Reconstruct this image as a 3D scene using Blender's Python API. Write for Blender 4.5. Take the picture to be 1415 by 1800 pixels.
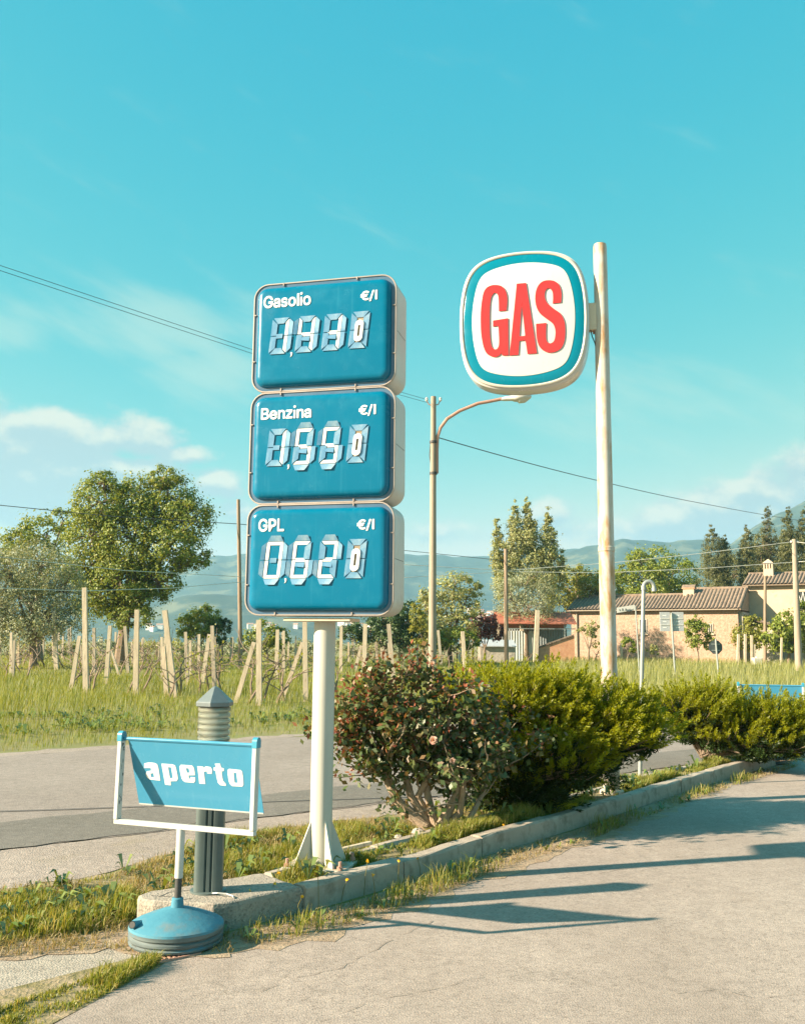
import bpy, math, random
import numpy as np
from mathutils import Matrix, Vector

R_ = math.radians
for o in list(bpy.data.objects):
    bpy.data.objects.remove(o)
scene = bpy.context.scene
C = scene.collection

# ------------------------------------------------------------------ camera
FPX, CXP, CYP, HCAM = 1650.0, 707.5, 900.0, 1.6
PITCH, ROLL = math.atan(230 / FPX), R_(0.5)
cam_d = bpy.data.cameras.new('camera')
cam = bpy.data.objects.new('camera', cam_d)
C.objects.link(cam)
scene.camera = cam
cam_d.sensor_fit = 'HORIZONTAL'
cam_d.sensor_width = 36
cam_d.lens = 36 * FPX / 1415
cam_d.clip_start = 0.05
cam_d.clip_end = 20000
CAMR = (Matrix.Rotation(math.pi / 2 + PITCH, 3, 'X') @ Matrix.Rotation(ROLL, 3, 'Z'))
cam.matrix_world = Matrix.Translation((0, 0, HCAM)) @ CAMR.to_4x4()

# ------------------------------------------------------------------ light
SUN_AZ, SUN_EL = R_(16.8), R_(24.5)          # shadows run this far from +X towards +Y
TO_SUN = Vector((-math.cos(SUN_AZ) * math.cos(SUN_EL), -math.sin(SUN_AZ) * math.cos(SUN_EL), math.sin(SUN_EL)))
sun_d = bpy.data.lights.new('sun', 'SUN')
sun = bpy.data.objects.new('sun', sun_d)
C.objects.link(sun)
sun.rotation_euler = TO_SUN.to_track_quat('Z', 'Y').to_euler()
sun.location = TO_SUN * 200
sun_d.energy = 5.0
sun_d.angle = R_(0.8)
sun_d.color = (1.0, 0.83, 0.62)

world = bpy.data.worlds.new('World')
scene.world = world
world.use_nodes = True
NT = world.node_tree
NT.nodes.clear()


def wn(t, **kw):
    n = NT.nodes.new(t)
    for k, v in kw.items():
        setattr(n, k, v)
    return n


def wmath(op, a, b=None, c=None, clamp=False):
    n = NT.nodes.new('ShaderNodeMath')
    n.operation = op
    n.use_clamp = clamp
    for i, v in enumerate((a, b, c)):
        if v is None:
            continue
        if isinstance(v, (int, float)):
            n.inputs[i].default_value = v
        else:
            NT.links.new(v, n.inputs[i])
    return n.outputs[0]


sky = wn('ShaderNodeTexSky', sky_type='NISHITA', sun_disc=False)
sky.sun_elevation = SUN_EL
sky.sun_rotation = math.atan2(TO_SUN.x, TO_SUN.y)
sky.air_density = 1.0
sky.dust_density = 1.0
sky.ozone_density = 1.0
sep = wn('ShaderNodeSeparateColor')
NT.links.new(sky.outputs[0], sep.inputs[0])
SKY_POW = (2.4, 0.45, 0.08)
SKY_MUL = (0.205, 2.12, 3.12)
comb = wn('ShaderNodeCombineColor')
ch = [wmath('MULTIPLY', wmath('POWER', sep.outputs[i], SKY_POW[i]), SKY_MUL[i]) for i in range(3)]
ch[0] = wmath('MINIMUM', ch[0], wmath('MULTIPLY', ch[1], 1.0))      # the film never turns this sky red
for i in range(3):
    NT.links.new(ch[i], comb.inputs[i])
# clouds: density over (azimuth, elevation) of the view direction
tc = wn('ShaderNodeTexCoord')
nrm = wn('ShaderNodeVectorMath', operation='NORMALIZE')
NT.links.new(tc.outputs['Generated'], nrm.inputs[0])
sx = wn('ShaderNodeSeparateXYZ')
NT.links.new(nrm.outputs[0], sx.inputs[0])
AZ = wmath('ARCTAN2', sx.outputs[0], sx.outputs[1])
EL = wmath('ARCSINE', sx.outputs[2])
# az, el, half width az, half width el, weight
CUMULUS = [(-0.46, 0.190, 0.14, 0.040, 1.0), (-0.37, 0.205, 0.07, 0.026, .95), (-0.285, 0.205, 0.045, 0.020, .95), (-0.235, 0.192, 0.04, 0.012, .7),
           (-0.195, 0.164, 0.028, 0.016, .9), (-0.30, 0.172, 0.09, 0.022, .8), (-0.38, 0.165, 0.12, 0.030, .9), (-0.36, 0.135, 0.18, 0.030, .8), (-0.22, 0.135, 0.10, 0.018, .6),
           (0.275, 0.122, 0.040, 0.022, 1.0), (0.33, 0.135, 0.045, 0.026, 1.0), (0.375, 0.150, 0.04, 0.020, .9), (0.43, 0.150, 0.07, 0.036, 1.0), (0.36, 0.115, 0.13, 0.024, .9),
           (0.155, 0.134, 0.030, 0.018, .85), (0.17, 0.118, 0.06, 0.014, .6), (0.045, 0.118, 0.07, 0.018, .5), (0.21, 0.11, 0.05, 0.012, .5),
           (-0.62, 0.16, 0.12, 0.04, .9), (0.75, 0.15, 0.12, 0.04, .9), (1.3, 0.17, 0.25, 0.04, .8), (-1.2, 0.16, 0.3, 0.04, .8),
           (2.3, 0.16, 0.3, 0.04, .8), (-2.2, 0.17, 0.3, 0.04, .8)]
CIRRUS = [(-0.25, 0.318, 0.10, 0.030, .9), (-0.19, 0.285, 0.07, 0.03, .9), (-0.42, 0.305, 0.05, 0.02, .7), (0.27, 0.245, 0.16, 0.035, .55), (0.16, 0.27, 0.08, 0.02, .35),
          (-0.9, 0.3, 0.2, 0.05, .6), (0.9, 0.3, 0.2, 0.05, .6)]


def blobs(el, lst):
    tot = None
    for a, e, wa, we, wt in lst:
        da = wmath('DIVIDE', wmath('SUBTRACT', AZ, a), wa)
        de = wmath('DIVIDE', wmath('SUBTRACT', el, e), we)
        d2 = wmath('ADD', wmath('MULTIPLY', da, da), wmath('MULTIPLY', de, de))
        g = wmath('MULTIPLY', wmath('EXPONENT', wmath('MULTIPLY', d2, -0.6)), wt)
        tot = g if tot is None else wmath('MAXIMUM', tot, g)
    return tot


def noise_at(el, scale, ky, detail, rough, seed):
    cv = wn('ShaderNodeCombineXYZ')
    NT.links.new(wmath('ADD', AZ, seed), cv.inputs[0])
    NT.links.new(wmath('MULTIPLY', el, ky), cv.inputs[1])
    nz = wn('ShaderNodeTexNoise')
    nz.inputs['Scale'].default_value = scale
    nz.inputs['Detail'].default_value = detail
    nz.inputs['Roughness'].default_value = rough
    NT.links.new(cv.outputs[0], nz.inputs['Vector'])
    return nz.outputs['Fac']


def smooth(v, a, b):
    n = NT.nodes.new('ShaderNodeMapRange')
    n.interpolation_type = 'SMOOTHSTEP'
    n.inputs[1].default_value, n.inputs[2].default_value = a, b
    NT.links.new(v, n.inputs[0])
    return n.outputs[0]


def cumulus(el):
    nz = noise_at(el, 22.0, 1.3, 7, 0.55, 3.1)
    return wmath('ADD', wmath('MULTIPLY', wmath('SUBTRACT', nz, 0.5), 1.15), blobs(el, CUMULUS))


dens = cumulus(EL)
dens_up = cumulus(wmath('ADD', EL, 0.013))
c_cov = smooth(dens, 0.28, 0.72)
c_top = smooth(wmath('SUBTRACT', dens, dens_up), -0.02, 0.42)
cir = wmath('MULTIPLY', smooth(wmath('ADD', wmath('MULTIPLY', wmath('SUBTRACT', noise_at(wmath('SUBTRACT', EL, wmath('MULTIPLY', AZ, -0.35)), 7.0, 3.2, 4, 0.55, 9.0), 0.5), 1.6), blobs(EL, CIRRUS)), 0.10, 0.95), 0.55)


def mixc(fac, a, b):
    n = NT.nodes.new('ShaderNodeMix')
    n.data_type = 'RGBA'
    for s, v in ((0, fac), (6, a), (7, b)):
        if isinstance(v, tuple):
            n.inputs[s].default_value = v
        else:
            NT.links.new(v, n.inputs[s])
    return n.outputs[2]


SKY_STRENGTH = 0.054
CL_HI = (4.5, 4.5, 3.8, 1)
CL_LO = (2.6, 3.35, 3.45, 1)
CL_CI = (3.2, 4.3, 3.7, 1)
ccol = mixc(c_top, CL_LO, CL_HI)
skyc = mixc(cir, comb.outputs[0], CL_CI)
skyc = mixc(wmath('MULTIPLY', c_cov, 0.92), skyc, ccol)
bg = wn('ShaderNodeBackground')
bg.inputs['Strength'].default_value = SKY_STRENGTH
NT.links.new(skyc, bg.inputs['Color'])
world.cycles.sampling_method = 'MANUAL'
world.cycles.sample_map_resolution = 256
wout = wn('ShaderNodeOutputWorld')
NT.links.new(bg.outputs[0], wout.inputs['Surface'])

vs = scene.view_settings
vs.view_transform = 'Standard'
vs.look = 'None'
vs.exposure = 1.80
vs.gamma = 1.0
vs.use_curve_mapping = False
scene.cycles.max_bounces = 6
scene.cycles.diffuse_bounces = 3
scene.cycles.transparent_max_bounces = 8
scene.cycles.volume_bounces = 1
HAZE_DENSITY = 1.7e-4
HAZE_COLOR = (0.34, 0.71, 1.0)


# ------------------------------------------------------------------ helpers
def ray(px, py):
    return CAMR @ Vector(((px - CXP) / FPX, -(py - CYP) / FPX, -1.0))


def G(px, py, z=0.0):                          # a point on level ground at height z
    d = ray(px, py)
    return Vector((0, 0, HCAM)) + d * ((z - HCAM) / d.z)


def D(px, py, y):                              # a point at distance y
    d = ray(px, py)
    return Vector((0, 0, HCAM)) + d * (y / d.y)


def ppm(px, py, y):
    return (D(px + 10, py, y) - D(px, py, y)).length / 10


def tag(o, label=None, cat=None, group=None, kind=None):
    if label: o['label'] = label
    if cat: o['category'] = cat
    if group: o['group'] = group
    if kind: o['kind'] = kind
    return o


def empty(name, loc, rz=0.0, label=None, cat=None, group=None):
    o = bpy.data.objects.new(name, None)
    o.empty_display_size = 0.1
    C.objects.link(o)
    o.location = loc
    o.rotation_euler = (0, 0, rz)
    return tag(o, label, cat, group)


def link(name, me, m=None, parent=None, loc=None):
    o = bpy.data.objects.new(name, me)
    if m is not None and not me.materials:
        me.materials.append(m)
    C.objects.link(o)
    if parent is not None:
        o.parent = parent
    if loc is not None:
        o.location = loc
    return o


class MB:
    def __init__(s):
        s.v, s.f = [], []

    def add(s, vs, fs):
        n = len(s.v)
        s.v += [tuple(v) for v in vs]
        s.f += [tuple(i + n for i in f) for f in fs]
        return s

    def box(s, x0, x1, y0, y1, z0, z1, bev=0.0):
        if bev <= 0:
            vs = [(x, y, z) for z in (z0, z1) for y in (y0, y1) for x in (x0, x1)]
            return s.add(vs, [(0, 2, 3, 1), (4, 5, 7, 6), (0, 1, 5, 4), (2, 6, 7, 3), (0, 4, 6, 2), (1, 3, 7, 5)])
        b = bev
        lv = [(z0, b), (z0 + b, 0), (z1 - b, 0), (z1, b)]
        loops = []
        for z, i in lv:
            loops.append([(x0 + b + (i if i else 0) * 0, y0 + i, z), (x1 - b, y0 + i, z), (x1 - i, y0 + b, z), (x1 - i, y1 - b, z),
                          (x1 - b, y1 - i, z), (x0 + b, y1 - i, z), (x0 + i, y1 - b, z), (x0 + i, y0 + b, z)])
        return s.loft(loops, True, True)

    def loft(s, loops, cap0=False, cap1=False, closed=True):
        n = len(loops[0])
        vs = [p for l in loops for p in l]
        fs = []
        for k in range(len(loops) - 1):
            for i in range(n if closed else n - 1):
                j = (i + 1) % n
                fs.append((k * n + i, k * n + j, (k + 1) * n + j, (k + 1) * n + i))
        if cap0: fs.append(tuple(reversed(range(n))))
        if cap1: fs.append(tuple(range((len(loops) - 1) * n, len(loops) * n)))
        return s.add(vs, fs)

    def tube(s, pts, r, n=10, cap=True):
        pts = [Vector(p) for p in pts]
        rs = r if isinstance(r, (list, tuple)) else [r] * len(pts)
        loops = []
        prev = None
        for i, p in enumerate(pts):
            t = (pts[min(i + 1, len(pts) - 1)] - pts[max(i - 1, 0)])
            t = t.normalized() if t.length > 1e-9 else Vector((0, 0, 1))
            if prev is None:
                a = Vector((1, 0, 0)) if abs(t.x) < 0.8 else Vector((0, 1, 0))
            else:
                a = prev
            u = (a - t * a.dot(t)).normalized()
            prev = u
            w = t.cross(u)
            loops.append([p + (u * math.cos(2 * math.pi * k / n) + w * math.sin(2 * math.pi * k / n)) * rs[i] for k in range(n)])
        return s.loft(loops, cap, cap)

    def bar(s, a, b, wx, wy, taper=1.0):
        a, b = Vector(a), Vector(b)
        t = (b - a).normalized()
        u = Vector((1, 0, 0)) - t * t.x
        u.normalize()
        w = t.cross(u)
        l = []
        for p, k in ((a, 1.0), (b, taper)):
            l.append([p + u * wx / 2 * k * i + w * wy / 2 * k * j for i, j in ((-1, -1), (1, -1), (1, 1), (-1, 1))])
        return s.loft(l, True, True)

    def lathe(s, prof, n=24, cx=0, cy=0, cap0=True, cap1=True):
        loops = [[(cx + r * math.cos(2 * math.pi * k / n), cy + r * math.sin(2 * math.pi * k / n), z) for k in range(n)] for r, z in prof]
        return s.loft(loops, cap0, cap1)

    def poly(s, pts, z0, z1):
        return s.loft([[(x, y, z0) for x, y in pts], [(x, y, z1) for x, y in pts]], True, True)

    def mesh(s, name, smooth=False):
        me = bpy.data.meshes.new(name)
        me.from_pydata(s.v, [], s.f)
        me.validate()
        if smooth:
            me.shade_smooth() if hasattr(me, 'shade_smooth') else None
            me.set_sharp_from_angle(angle=R_(35))
        return me

    def build(s, name, m, parent=None, smooth=False, loc=None):
        return link(name, s.mesh(name, smooth), m, parent, loc)


def fix_normals(me):
    import bmesh
    bm = bmesh.new()
    bm.from_mesh(me)
    bmesh.ops.recalc_face_normals(bm, faces=bm.faces)
    bm.to_mesh(me)
    bm.free()


def np_mesh(name, V, sizes, idx, m, parent=None, smooth=False):
    me = bpy.data.meshes.new(name)
    V = np.ascontiguousarray(V, dtype=np.float32)
    me.vertices.add(len(V))
    me.vertices.foreach_set('co', V.ravel())
    me.loops.add(len(idx))
    me.loops.foreach_set('vertex_index', np.ascontiguousarray(idx, dtype=np.int32))
    me.polygons.add(len(sizes))
    st = np.concatenate(([0], np.cumsum(sizes)[:-1])).astype(np.int32)
    me.polygons.foreach_set('loop_start', st)
    me.update(calc_edges=True)
    return link(name, me, m, parent)


def np_quads(name, V, m, parent=None):
    n = len(V) // 4
    return np_mesh(name, V, np.full(n, 4), np.arange(n * 4), m, parent)


def to_mesh(curve_obj):
    C.objects.link(curve_obj)
    dg = bpy.context.evaluated_depsgraph_get()
    me = bpy.data.meshes.new_from_object(curve_obj.evaluated_get(dg))
    cu = curve_obj.data
    bpy.data.objects.remove(curve_obj)
    bpy.data.curves.remove(cu)
    me.materials.clear()
    return me


def outline_mesh(name, polys, depth):
    cu = bpy.data.curves.new(name, 'CURVE')
    cu.dimensions = '2D'
    cu.fill_mode = 'BOTH'
    cu.extrude = depth / 2
    for pts in polys:
        sp = cu.splines.new('POLY')
        sp.points.add(len(pts) - 1)
        for q, (x, y) in zip(sp.points, pts):
            q.co = (x, y, 0, 1)
        sp.use_cyclic_u = True
    me = to_mesh(bpy.data.objects.new(name, cu))
    me.transform(Matrix.Rotation(math.pi / 2, 4, 'X'))    # x right, z up, facing -y
    me.name = name
    return me


def text_mesh(name, body, x0, x1, z0, cap, bold=0.02, depth=0.004, shear=0.0):
    cu = bpy.data.curves.new(name, 'FONT')
    cu.body = body
    cu.size = 1.0
    cu.offset = bold
    cu.extrude = 0.002
    cu.shear = shear
    me = to_mesh(bpy.data.objects.new(name, cu))
    co = np.empty(len(me.vertices) * 3, dtype=np.float32)
    me.vertices.foreach_get('co', co)
    co = co.reshape(-1, 3)
    # capital height of the font is taken from its first letter
    lo, hi = co.min(0), co.max(0)
    sxx = (x1 - x0) / (hi[0] - lo[0])
    szz = cap / 0.70
    out = np.stack([x0 + (co[:, 0] - lo[0]) * sxx, co[:, 2] * depth / 0.004 * 1.0, z0 + co[:, 1] * szz], 1).astype(np.float32)
    out[:, 1] = -co[:, 2] * (depth / 0.004)
    me.vertices.foreach_set('co', out.ravel())
    me.update()
    me.name = name
    return me


GLYPH = {"G":[[[0.269,-0.007],[0.226,-0.003],[0.186,0.007],[0.149,0.025],[0.118,0.049],[0.091,0.079],[0.069,0.116],[0.053,0.157],[0.044,0.202],[0.04,0.254],[0.043,0.305],[0.053,0.351],[0.069,0.393],[0.091,0.429],[0.117,0.459],[0.149,0.484],[0.184,0.501],[0.222,0.512],[0.265,0.516],[0.291,0.514],[0.316,0.51],[0.34,0.504],[0.363,0.495],[0.384,0.483],[0.403,0.469],[0.42,0.454],[0.436,0.436],[0.449,0.416],[0.46,0.395],[0.468,0.373],[0.474,0.349],[0.408,0.349],[0.402,0.364],[0.395,0.379],[0.387,0.393],[0.378,0.405],[0.368,0.417],[0.356,0.427],[0.344,0.436],[0.33,0.443],[0.315,0.448],[0.3,0.452],[0.283,0.455],[0.265,0.456],[0.236,0.453],[0.209,0.446],[0.183,0.432],[0.161,0.415],[0.141,0.392],[0.125,0.364],[0.113,0.332],[0.106,0.296],[0.103,0.254],[0.106,0.214],[0.113,0.177],[0.125,0.145],[0.141,0.118],[0.161,0.095],[0.184,0.076],[0.21,0.063],[0.238,0.056],[0.269,0.053],[0.296,0.055],[0.321,0.061],[0.345,0.071],[0.365,0.085],[0.382,0.102],[0.396,0.123],[0.406,0.147],[0.413,0.173],[0.415,0.202],[0.434,0.199],[0.283,0.199],[0.283,0.256],[0.478,0.256],[0.478,0.2],[0.475,0.16],[0.466,0.124],[0.451,0.091],[0.431,0.062],[0.406,0.039],[0.377,0.019],[0.344,0.005],[0.308,-0.004]]],"a":[[[0.16,-0.009],[0.137,-0.007],[0.115,-0.003],[0.094,0.005],[0.076,0.015],[0.061,0.028],[0.048,0.045],[0.038,0.063],[0.032,0.084],[0.03,0.108],[0.032,0.128],[0.036,0.146],[0.043,0.161],[0.053,0.173],[0.064,0.184],[0.078,0.193],[0.092,0.2],[0.108,0.206],[0.125,0.211],[0.178,0.22],[0.234,0.227],[0.265,0.235],[0.276,0.255],[0.276,0.257],[0.275,0.272],[0.272,0.285],[0.267,0.297],[0.26,0.307],[0.251,0.315],[0.24,0.322],[0.227,0.327],[0.213,0.33],[0.196,0.331],[0.179,0.33],[0.163,0.327],[0.149,0.322],[0.118,0.301],[0.1,0.274],[0.041,0.291],[0.051,0.312],[0.063,0.331],[0.079,0.346],[0.095,0.358],[0.113,0.368],[0.133,0.375],[0.153,0.38],[0.173,0.383],[0.194,0.384],[0.239,0.379],[0.255,0.375],[0.27,0.369],[0.286,0.36],[0.3,0.35],[0.312,0.337],[0.322,0.32],[0.33,0.301],[0.335,0.278],[0.337,0.251],[0.337,0.0],[0.277,0.0],[0.277,0.052],[0.272,0.052],[0.252,0.025],[0.242,0.016],[0.23,0.008],[0.215,0.001],[0.199,-0.004],[0.181,-0.007]],[[0.17,0.045],[0.192,0.047],[0.211,0.051],[0.228,0.059],[0.242,0.068],[0.254,0.08],[0.263,0.093],[0.27,0.107],[0.274,0.122],[0.276,0.138],[0.276,0.19],[0.259,0.182],[0.231,0.176],[0.2,0.171],[0.175,0.168],[0.134,0.159],[0.122,0.154],[0.112,0.147],[0.103,0.139],[0.097,0.13],[0.093,0.119],[0.092,0.105],[0.093,0.093],[0.096,0.082],[0.102,0.072],[0.109,0.064],[0.119,0.058],[0.13,0.052],[0.142,0.048],[0.155,0.046]]],"s":[[[0.182,-0.008],[0.157,-0.007],[0.134,-0.003],[0.112,0.003],[0.093,0.012],[0.077,0.024],[0.062,0.038],[0.05,0.054],[0.041,0.073],[0.036,0.094],[0.094,0.107],[0.101,0.088],[0.11,0.072],[0.124,0.06],[0.14,0.052],[0.159,0.047],[0.181,0.045],[0.206,0.047],[0.227,0.053],[0.244,0.062],[0.257,0.074],[0.265,0.088],[0.268,0.103],[0.266,0.115],[0.262,0.126],[0.254,0.136],[0.243,0.144],[0.229,0.15],[0.212,0.155],[0.149,0.17],[0.118,0.18],[0.093,0.192],[0.072,0.208],[0.058,0.227],[0.05,0.248],[0.047,0.274],[0.049,0.295],[0.055,0.314],[0.065,0.332],[0.079,0.347],[0.095,0.36],[0.115,0.37],[0.137,0.378],[0.161,0.383],[0.187,0.384],[0.212,0.383],[0.234,0.379],[0.254,0.372],[0.271,0.364],[0.286,0.353],[0.299,0.339],[0.309,0.324],[0.318,0.308],[0.324,0.29],[0.268,0.277],[0.262,0.291],[0.254,0.304],[0.243,0.316],[0.228,0.325],[0.21,0.331],[0.187,0.333],[0.166,0.331],[0.148,0.326],[0.131,0.317],[0.119,0.306],[0.111,0.293],[0.109,0.277],[0.11,0.264],[0.115,0.253],[0.124,0.243],[0.136,0.235],[0.152,0.229],[0.172,0.223],[0.229,0.209],[0.261,0.2],[0.286,0.187],[0.306,0.171],[0.32,0.153],[0.328,0.132],[0.331,0.107],[0.329,0.085],[0.323,0.066],[0.312,0.047],[0.298,0.031],[0.281,0.018],[0.26,0.006],[0.236,-0.002],[0.211,-0.006]]],"o":[[[0.207,-0.008],[0.175,-0.006],[0.145,0.003],[0.117,0.016],[0.093,0.035],[0.073,0.057],[0.056,0.085],[0.044,0.116],[0.037,0.149],[0.034,0.187],[0.037,0.225],[0.044,0.259],[0.056,0.291],[0.072,0.318],[0.092,0.341],[0.117,0.36],[0.144,0.373],[0.174,0.382],[0.207,0.384],[0.24,0.382],[0.27,0.374],[0.299,0.36],[0.322,0.341],[0.343,0.319],[0.359,0.291],[0.371,0.26],[0.379,0.226],[0.381,0.187],[0.379,0.15],[0.372,0.117],[0.359,0.085],[0.343,0.058],[0.323,0.035],[0.299,0.016],[0.271,0.003],[0.241,-0.005]],[[0.207,0.046],[0.231,0.049],[0.252,0.055],[0.27,0.066],[0.285,0.08],[0.297,0.097],[0.307,0.117],[0.314,0.139],[0.318,0.162],[0.319,0.187],[0.318,0.212],[0.314,0.235],[0.307,0.258],[0.298,0.278],[0.286,0.295],[0.27,0.31],[0.252,0.321],[0.232,0.328],[0.207,0.33],[0.184,0.328],[0.163,0.321],[0.145,0.31],[0.13,0.296],[0.118,0.279],[0.108,0.258],[0.102,0.236],[0.098,0.213],[0.096,0.187],[0.098,0.163],[0.102,0.14],[0.108,0.117],[0.118,0.098],[0.13,0.081],[0.145,0.066],[0.163,0.055],[0.183,0.049]]],"l":[[[0.056,0],[0.128,0],[0.128,0.525],[0.056,0.525]]],"i":[[[0.053,0.0],[0.053,0.35247],[0.114,0.35247],[0.114,0.0]],[[0.084,0.488],[0.073,0.489],[0.063,0.493],[0.054,0.5],[0.047,0.508],[0.043,0.517],[0.041,0.528],[0.043,0.539],[0.047,0.548],[0.054,0.557],[0.063,0.563],[0.072,0.567],[0.084,0.569],[0.095,0.567],[0.105,0.564],[0.114,0.557],[0.121,0.549],[0.125,0.539],[0.126,0.528],[0.125,0.518],[0.121,0.508],[0.114,0.5],[0.105,0.493],[0.095,0.489]]],"e":[[[0.212,-0.008],[0.177,-0.006],[0.146,0.003],[0.117,0.016],[0.093,0.035],[0.072,0.057],[0.056,0.085],[0.044,0.115],[0.037,0.149],[0.034,0.187],[0.036,0.224],[0.043,0.258],[0.055,0.29],[0.071,0.317],[0.091,0.34],[0.115,0.359],[0.142,0.373],[0.172,0.382],[0.205,0.384],[0.226,0.383],[0.246,0.38],[0.266,0.374],[0.285,0.366],[0.302,0.355],[0.319,0.341],[0.334,0.324],[0.346,0.305],[0.357,0.282],[0.365,0.256],[0.369,0.227],[0.371,0.194],[0.371,0.169],[0.075,0.169],[0.075,0.221],[0.338,0.221],[0.31,0.202],[0.308,0.226],[0.304,0.248],[0.298,0.269],[0.289,0.286],[0.277,0.301],[0.263,0.314],[0.246,0.323],[0.227,0.328],[0.205,0.33],[0.184,0.328],[0.164,0.323],[0.146,0.313],[0.131,0.301],[0.119,0.287],[0.109,0.27],[0.102,0.251],[0.097,0.232],[0.096,0.211],[0.096,0.178],[0.098,0.151],[0.102,0.128],[0.11,0.106],[0.121,0.088],[0.135,0.074],[0.151,0.061],[0.169,0.053],[0.189,0.048],[0.212,0.046],[0.227,0.047],[0.241,0.049],[0.254,0.053],[0.265,0.058],[0.276,0.064],[0.285,0.073],[0.294,0.082],[0.3,0.093],[0.306,0.105],[0.365,0.091],[0.358,0.072],[0.348,0.055],[0.335,0.039],[0.32,0.026],[0.303,0.014],[0.283,0.004],[0.261,-0.003],[0.238,-0.007]]],"B":[[[0.06,0.0],[0.06,0.509],[0.241,0.509],[0.274,0.507],[0.303,0.501],[0.329,0.491],[0.35,0.477],[0.367,0.461],[0.381,0.442],[0.39,0.421],[0.396,0.399],[0.398,0.374],[0.397,0.354],[0.393,0.336],[0.387,0.32],[0.378,0.307],[0.368,0.296],[0.356,0.286],[0.343,0.278],[0.33,0.272],[0.315,0.267],[0.315,0.262],[0.331,0.26],[0.347,0.254],[0.363,0.245],[0.378,0.234],[0.391,0.22],[0.402,0.203],[0.411,0.184],[0.416,0.162],[0.418,0.136],[0.416,0.112],[0.41,0.089],[0.4,0.067],[0.386,0.048],[0.368,0.032],[0.344,0.018],[0.317,0.008],[0.285,0.002],[0.247,0.0]],[[0.125,0.057],[0.245,0.057],[0.28,0.059],[0.308,0.067],[0.33,0.08],[0.344,0.096],[0.352,0.115],[0.355,0.137],[0.354,0.153],[0.35,0.169],[0.342,0.184],[0.333,0.197],[0.321,0.208],[0.306,0.218],[0.289,0.225],[0.27,0.229],[0.248,0.231],[0.125,0.231]],[[0.125,0.285],[0.238,0.285],[0.256,0.287],[0.272,0.29],[0.288,0.296],[0.302,0.304],[0.313,0.314],[0.323,0.326],[0.33,0.34],[0.334,0.355],[0.336,0.372],[0.333,0.393],[0.326,0.412],[0.313,0.429],[0.294,0.441],[0.27,0.449],[0.24,0.452],[0.125,0.452]]],"n":[[[0.114,0.227],[0.114,0.0],[0.053,0.0],[0.053,0.379],[0.112,0.379],[0.112,0.287],[0.102,0.287],[0.116,0.319],[0.132,0.343],[0.152,0.362],[0.175,0.374],[0.199,0.382],[0.227,0.384],[0.252,0.383],[0.274,0.378],[0.295,0.369],[0.313,0.356],[0.328,0.341],[0.341,0.321],[0.35,0.298],[0.355,0.271],[0.357,0.24],[0.357,0.0],[0.296,0.0],[0.296,0.235],[0.293,0.262],[0.286,0.285],[0.273,0.304],[0.256,0.318],[0.235,0.326],[0.21,0.329],[0.193,0.328],[0.176,0.324],[0.161,0.317],[0.147,0.308],[0.136,0.297],[0.126,0.283],[0.119,0.266],[0.115,0.248]]],"z":[[[0.042,0.0],[0.042,0.046],[0.254,0.32],[0.254,0.323],[0.048,0.323],[0.048,0.379],[0.333,0.379],[0.333,0.331],[0.126,0.06],[0.126,0.056],[0.339,0.056],[0.339,0.0]]],"P":[[[0.06,0.0],[0.06,0.509],[0.235,0.509],[0.272,0.506],[0.304,0.499],[0.332,0.487],[0.356,0.472],[0.375,0.453],[0.39,0.43],[0.4,0.405],[0.406,0.378],[0.409,0.348],[0.407,0.319],[0.4,0.291],[0.39,0.265],[0.375,0.243],[0.356,0.224],[0.332,0.207],[0.305,0.195],[0.273,0.188],[0.235,0.186],[0.109,0.186],[0.109,0.242],[0.233,0.242],[0.257,0.244],[0.279,0.248],[0.297,0.256],[0.312,0.266],[0.324,0.279],[0.333,0.294],[0.339,0.31],[0.343,0.328],[0.344,0.348],[0.343,0.367],[0.34,0.385],[0.333,0.402],[0.324,0.416],[0.312,0.428],[0.297,0.439],[0.279,0.446],[0.258,0.45],[0.232,0.452],[0.125,0.452],[0.125,0.0]]],"L":[[[0.06,0.0],[0.06,0.509],[0.125,0.509],[0.125,0.057],[0.361,0.057],[0.361,0.0]]],"€":[[[0.364,0.329],[0.341,0.279],[0.016,0.279],[0.034,0.329]],[[0.321,0.229],[0.298,0.179],[0.016,0.179],[0.034,0.229]],[[0.423,0.463],[0.398,0.409],[0.366,0.433],[0.329,0.45],[0.288,0.456],[0.261,0.453],[0.237,0.446],[0.213,0.433],[0.193,0.415],[0.175,0.393],[0.161,0.365],[0.15,0.333],[0.144,0.296],[0.141,0.254],[0.143,0.213],[0.15,0.177],[0.161,0.144],[0.175,0.116],[0.192,0.094],[0.213,0.076],[0.236,0.063],[0.26,0.056],[0.288,0.053],[0.329,0.059],[0.365,0.074],[0.396,0.096],[0.422,0.043],[0.404,0.028],[0.384,0.016],[0.361,0.006],[0.338,-0.001],[0.313,-0.005],[0.288,-0.007],[0.249,-0.003],[0.213,0.007],[0.179,0.025],[0.15,0.049],[0.126,0.078],[0.105,0.115],[0.09,0.156],[0.081,0.202],[0.078,0.254],[0.081,0.305],[0.09,0.351],[0.105,0.393],[0.125,0.429],[0.149,0.459],[0.179,0.484],[0.212,0.501],[0.248,0.512],[0.288,0.516],[0.313,0.514],[0.337,0.51],[0.361,0.502],[0.383,0.492],[0.403,0.479]]],"/":[[[0.235,0.533],[0.071,-0.076],[0.014,-0.076],[0.178,0.533]]]}


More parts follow.
